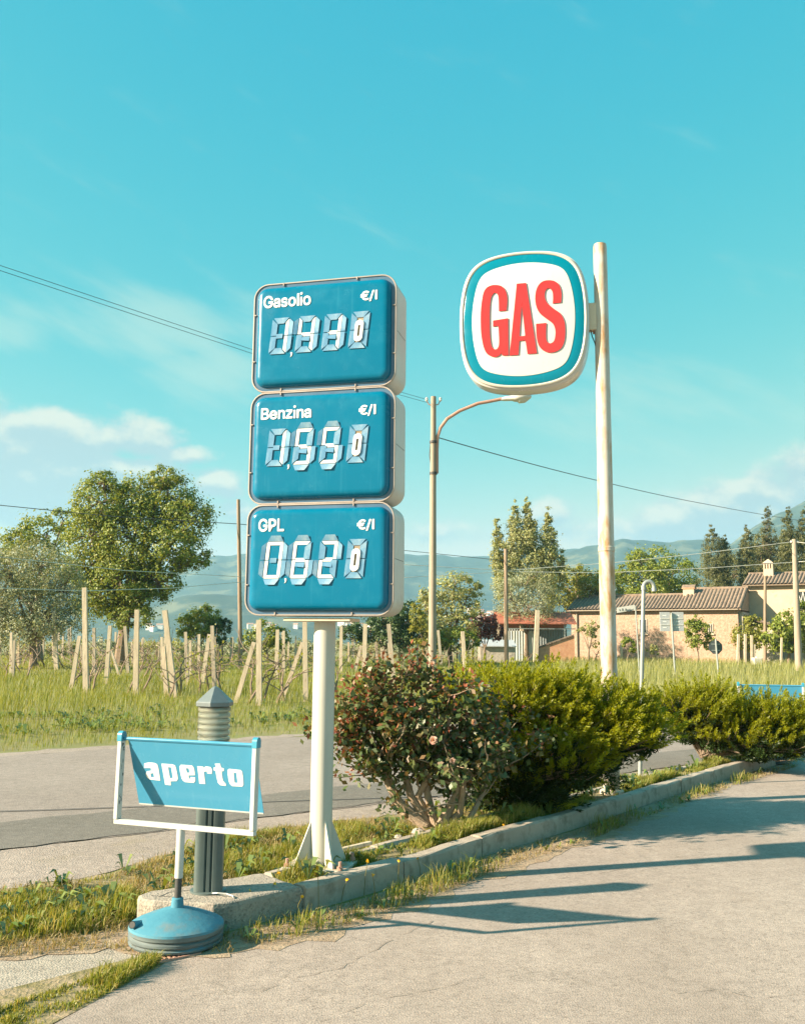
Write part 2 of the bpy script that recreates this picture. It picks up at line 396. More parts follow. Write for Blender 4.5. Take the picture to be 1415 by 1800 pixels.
def print_mesh(name, body, x0, x1, z0, cap, bold=.020, depth=.004):
    """bold grotesque lettering laid out to the given width and capital height"""
    polys = []
    pen = 0.0
    for ch in body:
        for q in GLYPH[ch]:
            polys.append([(x + pen, y) for x, y in q])
        pen += max(p[0] for q in GLYPH[ch] for p in q) + .03
    me = outline_mesh(name, polys, .004)
    co = np.empty(len(me.vertices) * 3, dtype=np.float32)
    me.vertices.foreach_get('co', co)
    co = co.reshape(-1, 3)
    loops = np.array([l.vertex_index for l in me.loops])
    sizes = np.array([p.loop_total for p in me.polygons])
    V, I = [], []
    for k in range(9):                 # the stroke is thickened by overlaid strokes a fraction of a millimetre apart
        a = 2 * math.pi * k / 8
        d = (0, 0) if k == 8 else (math.cos(a) * bold, math.sin(a) * bold)
        c2 = co.copy()
        c2[:, 0] += d[0]
        c2[:, 2] += d[1]
        c2[:, 1] -= .00012 * k
        V.append(c2)
        I.append(loops + len(co) * k)
    V = np.concatenate(V)
    lo, hi = V.min(0), V.max(0)
    V[:, 0] = x0 + (V[:, 0] - lo[0]) * (x1 - x0) / (hi[0] - lo[0])
    V[:, 1] *= depth / .004
    V[:, 2] = z0 + V[:, 2] * cap / .53
    m2 = bpy.data.meshes.new(name)
    m2.vertices.add(len(V))
    m2.vertices.foreach_set('co', V.astype(np.float32).ravel())
    idx = np.concatenate(I).astype(np.int32)
    sz = np.tile(sizes, 9)
    m2.loops.add(len(idx))
    m2.loops.foreach_set('vertex_index', idx)
    m2.polygons.add(len(sz))
    m2.polygons.foreach_set('loop_start', np.concatenate(([0], np.cumsum(sz)[:-1])).astype(np.int32))
    m2.update(calc_edges=True)
    bpy.data.meshes.remove(me)
    return m2


def smooth_poly(pts, thresh=52, sub=3):
    n = len(pts)
    P = [Vector((x, y)) for x, y in pts]
    corner = []
    for i in range(n):
        a, b = P[i] - P[i - 1], P[(i + 1) % n] - P[i]
        corner.append(math.degrees(a.angle(b, 0)) > thresh)
    out = []
    for i in range(n):
        p1, p2 = P[i], P[(i + 1) % n]
        m1 = Vector((0, 0)) if False else ((p2 - P[i - 1]) / 2 if not corner[i] else (p2 - p1))
        m2 = (P[(i + 2) % n] - p1) / 2 if not corner[(i + 1) % n] else (p2 - p1)
        L = (p2 - p1).length
        if m1.length > 1e-9: m1 = m1.normalized() * L
        if m2.length > 1e-9: m2 = m2.normalized() * L
        for k in range(sub):
            t = k / sub
            h = (2 * t**3 - 3 * t**2 + 1) * p1 + (t**3 - 2 * t**2 + t) * m1 + (-2 * t**3 + 3 * t**2) * p2 + (t**3 - t**2) * m2
            out.append((h.x, h.y))
    return out


# ------------------------------------------------------------------ materials
class Mat:
    def __init__(s, name):
        s.m = bpy.data.materials.new(name)
        s.m.use_nodes = True
        s.t = s.m.node_tree
        s.b = s.t.nodes['Principled BSDF']
        s.out = s.t.nodes['Material Output']
        s.co = None

    def n(s, t, **kw):
        n = s.t.nodes.new(t)
        for k, v in kw.items():
            setattr(n, k, v)
        return n

    def l(s, a, b):
        s.t.links.new(a, b)

    def coord(s):
        if s.co is None:
            s.co = s.n('ShaderNodeTexCoord').outputs['Object']
        return s.co

    def noise(s, scale, detail=4, rough=0.55, stretch=None, out='Fac', dist=0.0):
        nz = s.n('ShaderNodeTexNoise')
        nz.inputs['Scale'].default_value = scale
        nz.inputs['Detail'].default_value = detail
        nz.inputs['Roughness'].default_value = rough
        nz.inputs['Distortion'].default_value = dist
        c = s.coord()
        if stretch:
            mp = s.n('ShaderNodeMapping')
            mp.inputs['Scale'].default_value = stretch
            s.l(c, mp.inputs['Vector'])
            c = mp.outputs[0]
        s.l(c, nz.inputs['Vector'])
        return nz.outputs[out]

    def vor(s, scale, feature='F1', out='Distance', vec=None):
        v = s.n('ShaderNodeTexVoronoi', feature=feature)
        v.inputs['Scale'].default_value = scale
        s.l(vec if vec is not None else s.coord(), v.inputs['Vector'])
        return v.outputs[out]

    def ramp(s, v, stops, interp='LINEAR'):
        r = s.n('ShaderNodeValToRGB')
        r.color_ramp.interpolation = interp
        el = r.color_ramp.elements
        while len(el) < len(stops):
            el.new(0.5)
        for e, (p, c) in zip(el, stops):
            e.position = p
            e.color = (*c, 1) if not isinstance(c, float) else (c, c, c, 1)
        s.l(v, r.inputs[0])
        return r.outputs[0]

    def mix(s, fac, a, b, mode='MIX'):
        n = s.n('ShaderNodeMix', data_type='RGBA', blend_type=mode)
        for i, v in ((0, fac), (6, a), (7, b)):
            if isinstance(v, (int, float)):
                n.inputs[i].default_value = v
            elif isinstance(v, tuple):
                n.inputs[i].default_value = (*v, 1)
            else:
                s.l(v, n.inputs[i])
        return n.outputs[2]

    def color(s, v):
        if isinstance(v, tuple):
            s.b.inputs['Base Color'].default_value = (*v, 1)
        else:
            s.l(v, s.b.inputs['Base Color'])
        return s

    def set(s, **kw):
        for k, v in kw.items():
            i = s.b.inputs[k.replace('_', ' ')]
            if isinstance(v, (int, float)):
                i.default_value = v
            else:
                s.l(v, i)
        return s

    def bump(s, v, dist, strength=1.0):
        b = s.n('ShaderNodeBump')
        b.inputs['Strength'].default_value = strength
        b.inputs['Distance'].default_value = dist
        s.l(v, b.inputs['Height'])
        s.l(b.outputs[0], s.b.inputs['Normal'])
        return s


def mottled(name, c0, c1, scale=4.0, rough=0.7, bump=0.0, bscale=60.0, metallic=0.0, spec=0.5, dirt=None, dscale=6.0, dlo=.58, dhi=.7, stretch=None):
    m = Mat(name)
    col = m.ramp(m.noise(scale, 5, .6, stretch), [(0.3, c0), (0.7, c1)])
    if dirt:
        col = m.mix(m.ramp(m.noise(dscale, 6, .65, stretch), [(dlo, (0, 0, 0)), (dhi, (1, 1, 1))]), col, dirt)
    m.color(col).set(Roughness=rough, Metallic=metallic)
    m.b.inputs['Specular IOR Level'].default_value = spec
    if bump:
        m.bump(m.noise(bscale, 4), bump)
    return m.m


def leafy(name, cols, trans=0.35, rough=0.5, gloss=0.03, patch=None, pscale=0.5, gain=1.0):
    """foliage: colour differs from leaf to leaf"""
    m = Mat(name)
    gi = m.n('ShaderNodeNewGeometry')
    n = len(cols)
    col = m.ramp(gi.outputs['Random Per Island'], [(i / max(1, n - 1), tuple(q * gain for q in c)) for i, c in enumerate(cols)])
    if patch:
        col = m.mix(m.ramp(m.noise(pscale, 4, .6), [(0.45, (0, 0, 0)), (0.65, (1, 1, 1))]), col, patch)
    d = m.n('ShaderNodeBsdfDiffuse')
    t = m.n('ShaderNodeBsdfTranslucent')
    g = m.n('ShaderNodeBsdfGlossy')
    g.inputs['Roughness'].default_value = rough
    m.l(col, d.inputs['Color'])
    tc_ = m.mix(1.0, col, (1.5, 1.25, .6), 'MULTIPLY')
    m.l(tc_, t.inputs['Color'])
    a = m.n('ShaderNodeMixShader')
    a.inputs[0].default_value = trans
    m.l(d.outputs[0], a.inputs[1])
    m.l(t.outputs[0], a.inputs[2])
    b = m.n('ShaderNodeMixShader')
    b.inputs[0].default_value = gloss
    m.l(a.outputs[0], b.inputs[1])
    m.l(g.outputs[0], b.inputs[2])
    m.l(b.outputs[0], m.out.inputs['Surface'])
    return m.m


def asphalt(name, cA, cB, stone, fine=95.0, cracks=True, stain=(0.16, 0.14, 0.11), stain_amt=0.5, bump=0.004, tracks=None):
    m = Mat(name)
    big = m.noise(0.55, 5, .6)
    col = m.ramp(big, [(0.32, cA), (0.68, cB)])
    v = m.vor(fine, 'F1', 'Color')
    sp = m.n('ShaderNodeSeparateColor')
    m.l(v, sp.inputs[0])
    st = m.ramp(sp.outputs[0], [(0.0, (0.55, .54, .53)), (0.12, (.80, .80, .80)), (0.5, (1, 1, 1)), (0.88, (1.10, 1.09, 1.07)), (1.0, stone)])
    col = m.mix(0.85, col, st, 'MULTIPLY')
    d = m.ramp(m.noise(1.7, 6, .68), [(0.56, (0, 0, 0)), (0.72, (stain_amt,) * 3)])
    col = m.mix(d, col, stain)
    d2 = m.ramp(m.noise(9, 6, .7), [(0.3, (.84,) * 3), (0.7, (1.10,) * 3)])
    col = m.mix(1.0, col, d2, 'MULTIPLY')
    if tracks:
        tr = m.ramp(m.noise(.5, 5, .6, tracks), [(.46, (0, 0, 0)), (.66, (.42,) * 3)])
        col = m.mix(tr, col, stain)
        oil = m.ramp(m.noise(2.6, 3, .5), [(.72, (0, 0, 0)), (.80, (.35,) * 3)])
        col = m.mix(oil, col, (.14, .12, .10))
    if cracks:
        wob = m.noise(1.3, 5, .65, out='Color')
        ad = m.n('ShaderNodeVectorMath', operation='ADD')
        sc = m.n('ShaderNodeVectorMath', operation='SCALE')
        sc.inputs['Scale'].default_value = 1.6
        m.l(wob, sc.inputs[0])
        m.l(m.coord(), ad.inputs[0])
        m.l(sc.outputs[0], ad.inputs[1])
        e = m.vor(0.33, 'DISTANCE_TO_EDGE', 'Distance', ad.outputs[0])
        brk = m.ramp(m.noise(0.9, 3), [(0.42, (0, 0, 0)), (0.5, (1, 1, 1))])
        cr = m.ramp(e, [(0.0, (.8,) * 3), (0.0045, (.55,) * 3), (0.009, (0, 0, 0))])
        col = m.mix(m.mix(.28, (0, 0, 0), m.mix(1.0, cr, brk, 'MULTIPLY')), col, (0.10, 0.085, 0.065))
    m.color(col).set(Roughness=0.9)
    m.b.inputs['Specular IOR Level'].default_value = 0.25
    dd = m.vor(fine, 'F1', 'Distance')
    m.bump(dd, bump, 0.8)
    return m.m


M = {}
M['forecourt'] = asphalt('forecourt_asphalt', (.305, .252, .218), (.375, .315, .275), (1.3, 1.27, 1.2), 105, stain=(.25, .20, .165), stain_amt=.5, tracks=(1.6, .35, 1), bump=.0022)
M['road'] = asphalt('road_asphalt', (.25, .21, .185), (.31, .264, .235), (1.3, 1.28, 1.25), 110, stain=(.215, .185, .16), stain_amt=.5)
M['road_patch'] = asphalt('dark_road_asphalt', (.16, .145, .125), (.205, .185, .165), (1.5, 1.45, 1.4), 110, stain=(.14, .135, .125), stain_amt=.4)
M['gravel'] = asphalt('gravel', (.285, .235, .20), (.36, .30, .262), (1.4, 1.35, 1.3), 75, cracks=False, stain=(.28, .23, .16), stain_amt=.7, bump=.005)
M['slab'] = asphalt('old_concrete', (.29, .255, .215), (.38, .335, .28), (1.2, 1.2, 1.15), 85, stain=(.25, .22, .18), stain_amt=.7)
M['crack_and_shadow'] = mottled('crack_and_shadow', (.05, .048, .045), (.08, .075, .07), 20, .8)  # dark tone for slab cracks and the painted wire shadow
M['soil'] = mottled('soil', (.15, .12, .06), (.24, .20, .10), 3, .95, bump=.01, bscale=30)
M['dirt'] = mottled('dry_dirt', (.24, .17, .11), (.38, .29, .20), 9, .95, bump=.01, bscale=60, dirt=(.18, .11, .06), dscale=14)
gm = Mat('field_ground')
gm.color(gm.mix(gm.ramp(gm.noise(.9, 6, .65), [(.4, (0, 0, 0)), (.62, (1, 1, 1))]), gm.ramp(gm.noise(.05, 5, .6), [(.3, (.14, .155, .04)), (.7, (.22, .21, .065))]), (.20, .175, .075))).set(Roughness=.95)
M['ground'] = gm.m
M['kerb'] = mottled('kerb_concrete', (.31, .26, .21), (.42, .36, .295), 5, .9, bump=.004, bscale=90, dirt=(.20, .17, .13), dscale=9, dlo=.5, dhi=.72)
M['white'] = mottled('white_painted_steel', (.46, .44, .38), (.52, .50, .43), 2, .45, dirt=(.44, .37, .27), dscale=7, dlo=.66, dhi=.8, stretch=(4, 4, .6))
M['rustwhite'] = mottled('rust_stained_white_paint', (.49, .46, .40), (.54, .51, .45), 2, .5, dirt=(.42, .24, .11), dscale=2.0, dlo=.44, dhi=.62, stretch=(5, 5, 1.3))
M['greywhite'] = mottled('weathered_white_steel', (.52, .49, .45), (.60, .57, .52), 3, .5, dirt=(.42, .38, .33), dscale=5, dlo=.6, dhi=.8)
M['rim'] = mottled('pinkish_aluminium_rim', (.36, .30, .27), (.46, .39, .34), 8, .4, metallic=.3)
M['beige'] = mottled('beige_steel', (.62, .50, .36), (.72, .60, .45), 6, .5)


def acrylic(name, c, dust, amt=.35):
    m = Mat(name)
    d1 = m.ramp(m.noise(7, 6, .7), [(.5, (0, 0, 0)), (.78, (amt,) * 3)])
    v = m.vor(26, 'F1', 'Distance')
    d2 = m.ramp(v, [(0.0, (.75,) * 3), (.045, (.5,) * 3), (.07, (0, 0, 0))])
    keep = m.ramp(m.noise(5, 2), [(.5, (0, 0, 0)), (.56, (1, 1, 1))])
    streak = m.ramp(m.noise(30, 3, .5, (1, 1, .06)), [(.60, (0, 0, 0)), (.75, (.22,) * 3)])
    col = m.mix(m.mix(1.0, m.mix(1.0, d1, m.mix(1.0, d2, keep, 'MULTIPLY'), 'ADD'), streak, 'ADD'), c, dust)
    m.color(col).set(Roughness=m.ramp(m.noise(9, 5), [(.3, (.14,) * 3), (.7, (.30,) * 3)]))
    m.b.inputs['Specular IOR Level'].default_value = .32
    return m.m


M['blue'] = acrylic('blue_acrylic', (.000, .132, .235), (.04, .24, .35), .26)
M['flange'] = mottled('clear_acrylic_flange', (.055, .115, .19), (.085, .16, .24), 6, .25)
M['signwhite'] = acrylic('white_acrylic', (.56, .55, .52), (.46, .43, .38), .10)
M['gasblue'] = acrylic('turquoise_acrylic', (.000, .165, .245), (.02, .23, .30), .10)
M['red'] = mottled('red_letter_acrylic', (.50, .024, .026), (.55, .030, .030), 3, .3)
M['print'] = mottled('white_print', (.66, .68, .68), (.72, .73, .72), 20, .5)
M['flap'] = mottled('brushed_blue_grey_metal', (.09, .235, .39), (.21, .39, .54), 9, .3, metallic=.3, dirt=(.40, .50, .57), dscale=11, dlo=.52, dhi=.8)
M['seg'] = mottled('white_segment', (.58, .60, .60), (.64, .65, .64), 10, .5)
M['dark'] = mottled('dark_steel', (.035, .035, .035), (.06, .06, .058), 8, .6)
M['brown'] = mottled('brown_backing', (.22, .17, .11), (.30, .24, .17), 9, .7)
M['apertoblue'] = acrylic('sky_blue_painted_sheet', (.060, .265, .42), (.14, .35, .48), .15)
M['baseblue'] = mottled('worn_blue_plastic', (.035, .17, .245), (.06, .225, .305), 5, .7, dirt=(.13, .18, .19), dscale=7, dlo=.52, dhi=.7, bump=.002, bscale=30)
M['basegrey'] = mottled('scuffed_grey_plastic', (.06, .085, .09), (.14, .175, .175), 5, .6, stretch=(1, 1, 6), dirt=(.05, .19, .27), dscale=4, dlo=.55, dhi=.66)
M['frame'] = mottled('chipped_white_frame', (.48, .48, .45), (.54, .54, .51), 4, .5, dirt=(.42, .22, .09), dscale=9, dlo=.67, dhi=.74)
M['capblue'] = mottled('blue_end_cap', (.03, .22, .33), (.05, .28, .40), 9, .35)
M['bollard'] = mottled('dark_green_grey_paint', (.065, .092, .088), (.10, .13, .125), 4, .42, dirt=(.16, .17, .15), dscale=10, dlo=.6, dhi=.8)
M['cap'] = mottled('grey_metal_cap', (.13, .16, .165), (.20, .23, .235), 6, .4, metallic=.3)
M['silver'] = mottled('silver_reflector', (.58, .57, .50), (.68, .67, .60), 6, .25, metallic=.5)
gl = Mat('clear_plastic')
gl.color((.95, .95, .88)).set(Roughness=.08)
gl.b.inputs['Transmission Weight'].default_value = 1.0
gl.b.inputs['IOR'].default_value = 1.12
M['glass'] = gl.m
M['pole'] = mottled('grey_concrete_pole', (.25, .205, .155), (.34, .285, .22), 3, .9, bump=.004, dirt=(.19, .155, .12), dscale=4, stretch=(3, 3, .3))
M['woodpole'] = mottled('brown_wood_pole', (.20, .145, .10), (.30, .22, .155), 3, .9, stretch=(5, 5, .4))
M['rustpaint'] = mottled('rusty_pink_paint', (.36, .19, .14), (.48, .27, .20), 4, .6)
M['post'] = mottled('pale_weathered_post', (.42, .345, .25), (.60, .50, .37), 3, .9, bump=.004, dirt=(.27, .215, .15), dscale=5, stretch=(4, 4, .7))
M['postgrey'] = mottled('grey_weathered_post', (.33, .27, .20), (.46, .385, .29), 3, .9, bump=.004, dirt=(.22, .18, .13), dscale=5, stretch=(4, 4, .7))
M['bark'] = mottled('bark', (.13, .095, .065), (.24, .18, .125), 8, .95, bump=.02, bscale=18, stretch=(3, 3, .6))
M['rosebark'] = mottled('rose_bark', (.23, .165, .11), (.38, .29, .20), 18, .9, bump=.006, bscale=60)
M['vine'] = mottled('vine_wood', (.16, .115, .085), (.28, .21, .155), 9, .95)
M['cable'] = mottled('dark_cable', (.05, .055, .06), (.07, .075, .08), 1, .6)
M['wirepale'] = mottled('pale_galvanised_wire', (.50, .50, .47), (.60, .60, .56), 1, .5)
M['galv'] = mottled('galvanised_steel', (.24, .27, .26), (.33, .35, .33), 6, .5, metallic=.2)
M['signback'] = mottled('dark_grey_sign_back', (.045, .06, .065), (.075, .09, .095), 4, .5)
M['board'] = mottled('grey_board', (.34, .36, .38), (.42, .44, .46), 4, .6)
M['stucco'] = mottled('warm_stone_wall', (.33, .225, .16), (.45, .33, .245), 3.0, .95, bump=.05, bscale=8, dirt=(.33, .205, .145), dscale=4.5, dlo=.46, dhi=.60)
M['stucco2'] = mottled('pale_plaster_wall', (.45, .345, .245), (.52, .41, .30), 1, .95, dirt=(.38, .29, .20), dscale=1.4)
M['stone'] = mottled('grey_stone_wall', (.34, .30, .25), (.46, .41, .34), 2, .95, bump=.05, bscale=4, dirt=(.24, .20, .16), dscale=4)
M['tile'] = mottled('clay_roof_tile', (.17, .12, .085), (.27, .20, .145), 3.2, .9, dirt=(.11, .085, .065), dscale=3.5, dlo=.5, dhi=.66)
M['tilered'] = mottled('red_painted_roof', (.30, .095, .055), (.38, .13, .075), 2, .8)
M['brick'] = mottled('orange_brick', (.42, .20, .11), (.56, .31, .18), 3, .95, dirt=(.5, .38, .27), dscale=5)
M['shutter'] = mottled('brown_shutter', (.19, .08, .035), (.26, .115, .05), 4, .7)
M['window'] = mottled('dark_window', (.035, .04, .04), (.06, .065, .06), 2, .2)
M['corr'] = mottled('pale_corrugated_sheet', (.40, .44, .42), (.52, .55, .52), 2, .5)
M['corrdark'] = mottled('grey_corrugated_sheet', (.17, .20, .20), (.24, .27, .27), 2, .6)
M['farwall'] = mottled('far_white_wall', (.66, .60, .52), (.78, .72, .64), .05, .9)
M['farroof'] = mottled('far_clay_roof', (.36, .20, .13), (.44, .26, .17), .05, .9)
M['chrome'] = mottled('chipped_paint', (.06, .06, .055), (.3, .3, .28), 30, .6)

M['l_oak'] = leafy('oak_leaves', [(.075, .105, .014), (.098, .130, .020), (.122, .150, .026), (.145, .150, .034)], 0.36, gain=1.75)
M['l_dark'] = leafy('dark_leaves', [(.018, .036, .012), (.030, .055, .018), (.05, .075, .02)], .2, gain=1.7)
M['l_olive'] = leafy('olive_leaves', [(.12, .14, .075), (.15, .17, .10), (.18, .195, .125), (.13, .13, .075)], 0.3, gain=1.75)
M['l_green'] = leafy('spring_leaves', [(.075, .105, .012), (.115, .145, .020), (.16, .18, .03)], 0.42, gain=1.75)
M['l_yellow'] = leafy('yellow_green_leaves', [(.11, .125, .018), (.165, .165, .028), (.10, .12, .02)], 0.42, gain=1.7)
M['l_poplar'] = leafy('poplar_leaves', [(.115, .130, .045), (.140, .155, .058), (.165, .170, .072), (.125, .120, .055)], 0.36, gain=2.1)
M['l_cyp'] = leafy('cypress_foliage', [(.060, .066, .020), (.078, .084, .026), (.100, .098, .034)], 0.22, gain=1.5)
M['l_red'] = leafy('red_leaves', [(.10, .028, .022), (.16, .05, .035), (.065, .022, .02)], .3, gain=1.6)
M['l_rose'] = leafy('rose_leaves', [(.030, .058, .015), (.046, .078, .020), (.068, .098, .030), (.085, .10, .04), (.12, .07, .025)], 0.32, .5, .05, gain=1.4)
M['l_rosered'] = leafy('young_red_rose_leaves', [(.13, .035, .020), (.20, .065, .035), (.16, .09, .035)], .3, gain=1.5)
M['l_jun'] = leafy('juniper_foliage', [(.095, .108, .002), (.115, .130, .003), (.135, .148, .004), (.165, .165, .005)], 0.4, gain=1.95)
M['l_jundry'] = leafy('dry_brown_juniper', [(.16, .065, .025), (.23, .115, .05), (.13, .085, .05)], .2, gain=1.3)
M['petal'] = leafy('pale_pink_petals', [(.55, .36, .29), (.62, .46, .37), (.48, .26, .22)], .3)
M['g_field'] = leafy('meadow_grass', [(.110, .150, .014), (.150, .190, .022), (.200, .220, .034), (.27, .25, .075)], .38, patch=(.17, .19, .02), pscale=.35, gain=1.08)
M['g_wheat'] = leafy('wheat', [(.145, .165, .045), (.19, .20, .06), (.25, .24, .085)], .40, gain=1.3)
M['g_verge'] = leafy('verge_grass', [(.095, .130, .010), (.145, .175, .018), (.215, .215, .036), (.34, .28, .11)], .38, gain=1.2)
M['g_dry'] = leafy('dry_grass', [(.36, .27, .13), (.27, .20, .09), (.18, .17, .04), (.46, .36, .20)], .3)
M['weed'] = leafy('broad_weeds', [(.075, .115, .012), (.11, .15, .02), (.16, .185, .035)], .3, .4, .12, gain=1.3)
M['dandelion'] = leafy('yellow_petals', [(.80, .45, .02), (.85, .52, .03)], .2)
M['forest'] = mottled('forested_slope', (.016, .036, .030), (.045, .070, .050), .02, .95, dirt=(.11, .12, .075), dscale=.009, dlo=.54, dhi=.62)

# ------------------------------------------------------------------ the setting: ground, road, forecourt
def flat(name, pts, z, m, kind='structure'):
    mb = MB()
    mb.add([(x, y, z) for x, y in pts], [tuple(range(len(pts)))])
    o = mb.build(name, m)
    fix_up(o.data)
    o['kind'] = kind
    return o


def fix_up(me):
    if me.polygons and me.polygons[0].normal.z < 0:
        me.flip_normals()


def wobble(pts, step, amp, seed, closed=True):
    """subdivide a ground outline and make its edge uneven"""
    rg = random.Random(seed)
    out = []
    n = len(pts)
    for i in range(n if closed else n - 1):
        a, b = Vector(pts[i]), Vector(pts[(i + 1) % n])
        L = (b - a).length
        k = max(1, int(L / step)) if L < 40 else 1
        nr = Vector((-(b - a).y, (b - a).x)).normalized()
        for j in range(k):
            p = a.lerp(b, j / k) + nr * (rg.uniform(-amp, amp) if k > 1 else 0)
            out.append((p.x, p.y))
    if not closed:
        out.append(pts[-1])
    return out


flat('ground', [(-3800, -900), (3800, -900), (3800, 3900), (-3800, 3900)], 0.0, M['ground'])
RD = Vector((math.cos(R_(38.5)), math.sin(R_(38.5))))       # the road runs this way


def along(p, a):
    return (p[0] + RD.x * a, p[1] + RD.y * a)


far0, near0 = (-5.51, 13.28), (-3.04, 7.44)
flat('road', wobble([along(near0, -40), along(near0, -4)], 1, 0, 1, False) + wobble([along(near0, -4), along(near0, 16)], .25, .05, 2, False)
     + [along(near0, 70), along(far0, 70)] + wobble([along(far0, 25), along(far0, -6)], .3, .09, 3, False) + [along(far0, -40)], 0.008, M['road'])
flat('road_patch', [along(near0, -40)] + wobble([along(near0, -4), along(near0, 14)], .2, .03, 5, False) + [along(near0, 70)]
     + [along((-3.75, 8.30), 70)] + wobble([along((-3.75, 8.30), 14), along((-3.75, 8.30), -4)], .3, .04, 6, False) + [along((-3.75, 8.30), -40)], 0.012, M['road_patch'])
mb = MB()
shadow_line = wobble([(-9.0, 7.3), (-3.71, 9.02), (-2.23, 9.42), (-0.65, 9.84), (3.0, 10.8)], .4, .012, 8, False)  # cast shadow of an unseen overhead wire, painted as a dark strip
for i in range(len(shadow_line) - 1):
    a, b = Vector(shadow_line[i]), Vector(shadow_line[i + 1])
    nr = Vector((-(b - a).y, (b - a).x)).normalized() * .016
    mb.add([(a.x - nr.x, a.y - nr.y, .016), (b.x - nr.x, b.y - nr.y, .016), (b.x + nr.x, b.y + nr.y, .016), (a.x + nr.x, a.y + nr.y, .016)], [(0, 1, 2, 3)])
tag(mb.build('wire_shadow', M['crack_and_shadow']), kind='structure')
flat('road_shoulder', [along(near0, -40)] + wobble([along(near0, -4), along(near0, 14)], .3, .04, 9, False) + [along(near0, 40), (17.5, 24.5)]
     + wobble([(8.5, 17.2), (2.9, 11.7), (-.1, 9.0), (-1.15, 8.3), (-1.66, 7.5), (-1.96, 6.75), (-2.54, 6.30), (-4.5, 4.6)], .22, .10, 10, False) + [(-30, -16)], 0.004, M['gravel'])
flat('far_shoulder', [along(far0, -40)] + wobble([along(far0, -6), along(far0, 30)], .3, .08, 11, False) + wobble([along((-5.75, 13.62), 30), along((-5.75, 13.62), -6)], .2, .12, 12, False) + [along((-5.75, 13.62), -40)], 0.004, M['gravel'])
def crack(name, pix, w, seed, z=.0096, m=None):
    rg = random.Random(seed)
    pts = wobble([tuple(G(*p).xy) for p in pix], .05, .012, seed, False)
    mb = MB()
    prev = None
    for i, (x, y) in enumerate(pts):
        a, b = Vector(pts[max(i - 1, 0)]), Vector(pts[min(i + 1, len(pts) - 1)])
        nr = Vector((-(b - a).y, (b - a).x)).normalized() * w * .45 * rg.uniform(.1, 1.0)
        cur = ((x - nr.x, y - nr.y, z), (x + nr.x, y + nr.y, z))
        if prev and rg.random() > .3:
            mb.add([prev[0], cur[0], cur[1], prev[1]], [(0, 1, 2, 3)])
        prev = cur
    return tag(mb.build(name, m or M['crackfill']), kind='structure')


M['crackfill'] = mottled('dirt_filled_crack', (.17, .145, .12), (.24, .205, .175), 12, .95)
crack('forecourt_crack', [(455, 1748), (520, 1722), (600, 1705), (660, 1672), (700, 1650), (760, 1622)], .007, 3)
crack('forecourt_crack', [(560, 1800), (640, 1768), (760, 1742), (850, 1722)], .005, 4)
crack('forecourt_crack', [(880, 1560), (980, 1548), (1100, 1530), (1240, 1524)], .006, 5)
crack('forecourt_crack', [(1190, 1752), (1260, 1742), (1330, 1760), (1415, 1750)], .005, 6)
crack('road_crack', [(0, 1452), (90, 1440), (180, 1434), (250, 1425)], .012, 7, .0165)
crack('road_edge_crack', [(230, 1478), (300, 1462), (345, 1448)], .02, 8, .0165)
crack('road_edge_crack', [(590, 1422), (640, 1416), (700, 1404)], .02, 9, .0165)
KERB_F = [(-0.56, 5.86), (-0.22, 6.22), (0.5, 7.22), (1.45, 8.38), (3.0, 10.45), (4.1, 11.85), (5.6, 13.65), (8.0, 16.4)]
KERB_B = [(-0.87, 6.24), (-0.42, 6.76), (0.58, 8.13), (2.45, 10.5), (3.55, 11.9), (5.05, 13.75), (7.5, 16.7)]
FORE = [(-0.95, 5.40)] + [(x + .02, y - .02) for x, y in KERB_F] + [(40, 44), (60, -30), (-6, -30), (-2.95, -.2), (-1.43, 4.21), (-1.17, 4.95), (-1.1, 5.25)]
flat('forecourt', FORE, 0.006, M['forecourt'])
flat('concrete_apron', wobble([(-1.30, 5.0), (-1.45, 5.22), (-2.0, 5.06), (-3.2, 4.3)], .12, .04, 14, False) + [(-6, 1.5), (-3.6, .6), (-1.90, 4.42)], 0.006, M['slab'])
flat('dirt_strip', wobble([(-0.98, 5.40), (-0.54, 5.84), (-0.20, 6.18), (.52, 7.2), (1.47, 8.36), (3.0, 10.42), (4.1, 11.8)], .3, .01, 15, False)
     + wobble([(4.25, 11.7), (3.2, 10.2), (1.75, 8.1), (.85, 6.95), (.12, 5.98), (-.30, 5.42), (-.62, 5.13), (-.95, 5.08), (-1.3, 5.1)], .09, .07, 16, False), 0.0078, M['dirt'])

M['turf'] = mottled('trodden_turf', (.13, .115, .035), (.25, .20, .10), 7, .95, bump=.012, bscale=45, dirt=(.31, .235, .15), dscale=5, dlo=.47, dhi=.62)
flat('verge_soil', wobble([(-6.0, 2.6), (-4.4, 4.7), (-2.56, 6.32), (-1.98, 6.78), (-1.68, 7.54), (-1.15, 8.34), (-.1, 9.04), (2.9, 11.74), (5.5, 14.2), (3.5, 12.0), (2.4, 10.55), (.55, 8.18), (-.45, 6.80), (-.9, 6.3), (-1.3, 5.9), (-1.5, 5.6), (-1.3, 5.0), (-2.4, 4.6)], .12, .05, 19), 0.0052, M['turf'])
flat('strip_soil', [(-1.96, 4.42), (-1.31, 5.05), (-1.16, 4.98), (-1.18, 4.88), (-1.44, 4.2), (-2.95, -.2), (-3.7, .5)], 0.0072, M['turf'])
flat('bare_soil', wobble([(-3.3, 4.45), (-2.6, 4.95), (-2.0, 5.22), (-1.56, 5.52), (-1.46, 5.56), (-.98, 5.47), (-.80, 5.30), (-.86, 5.06), (-1.1, 4.98), (-1.32, 5.04), (-1.5, 5.12), (-2.0, 4.97), (-2.7, 4.55)], .07, .06, 18), 0.0092, M['dirt'])

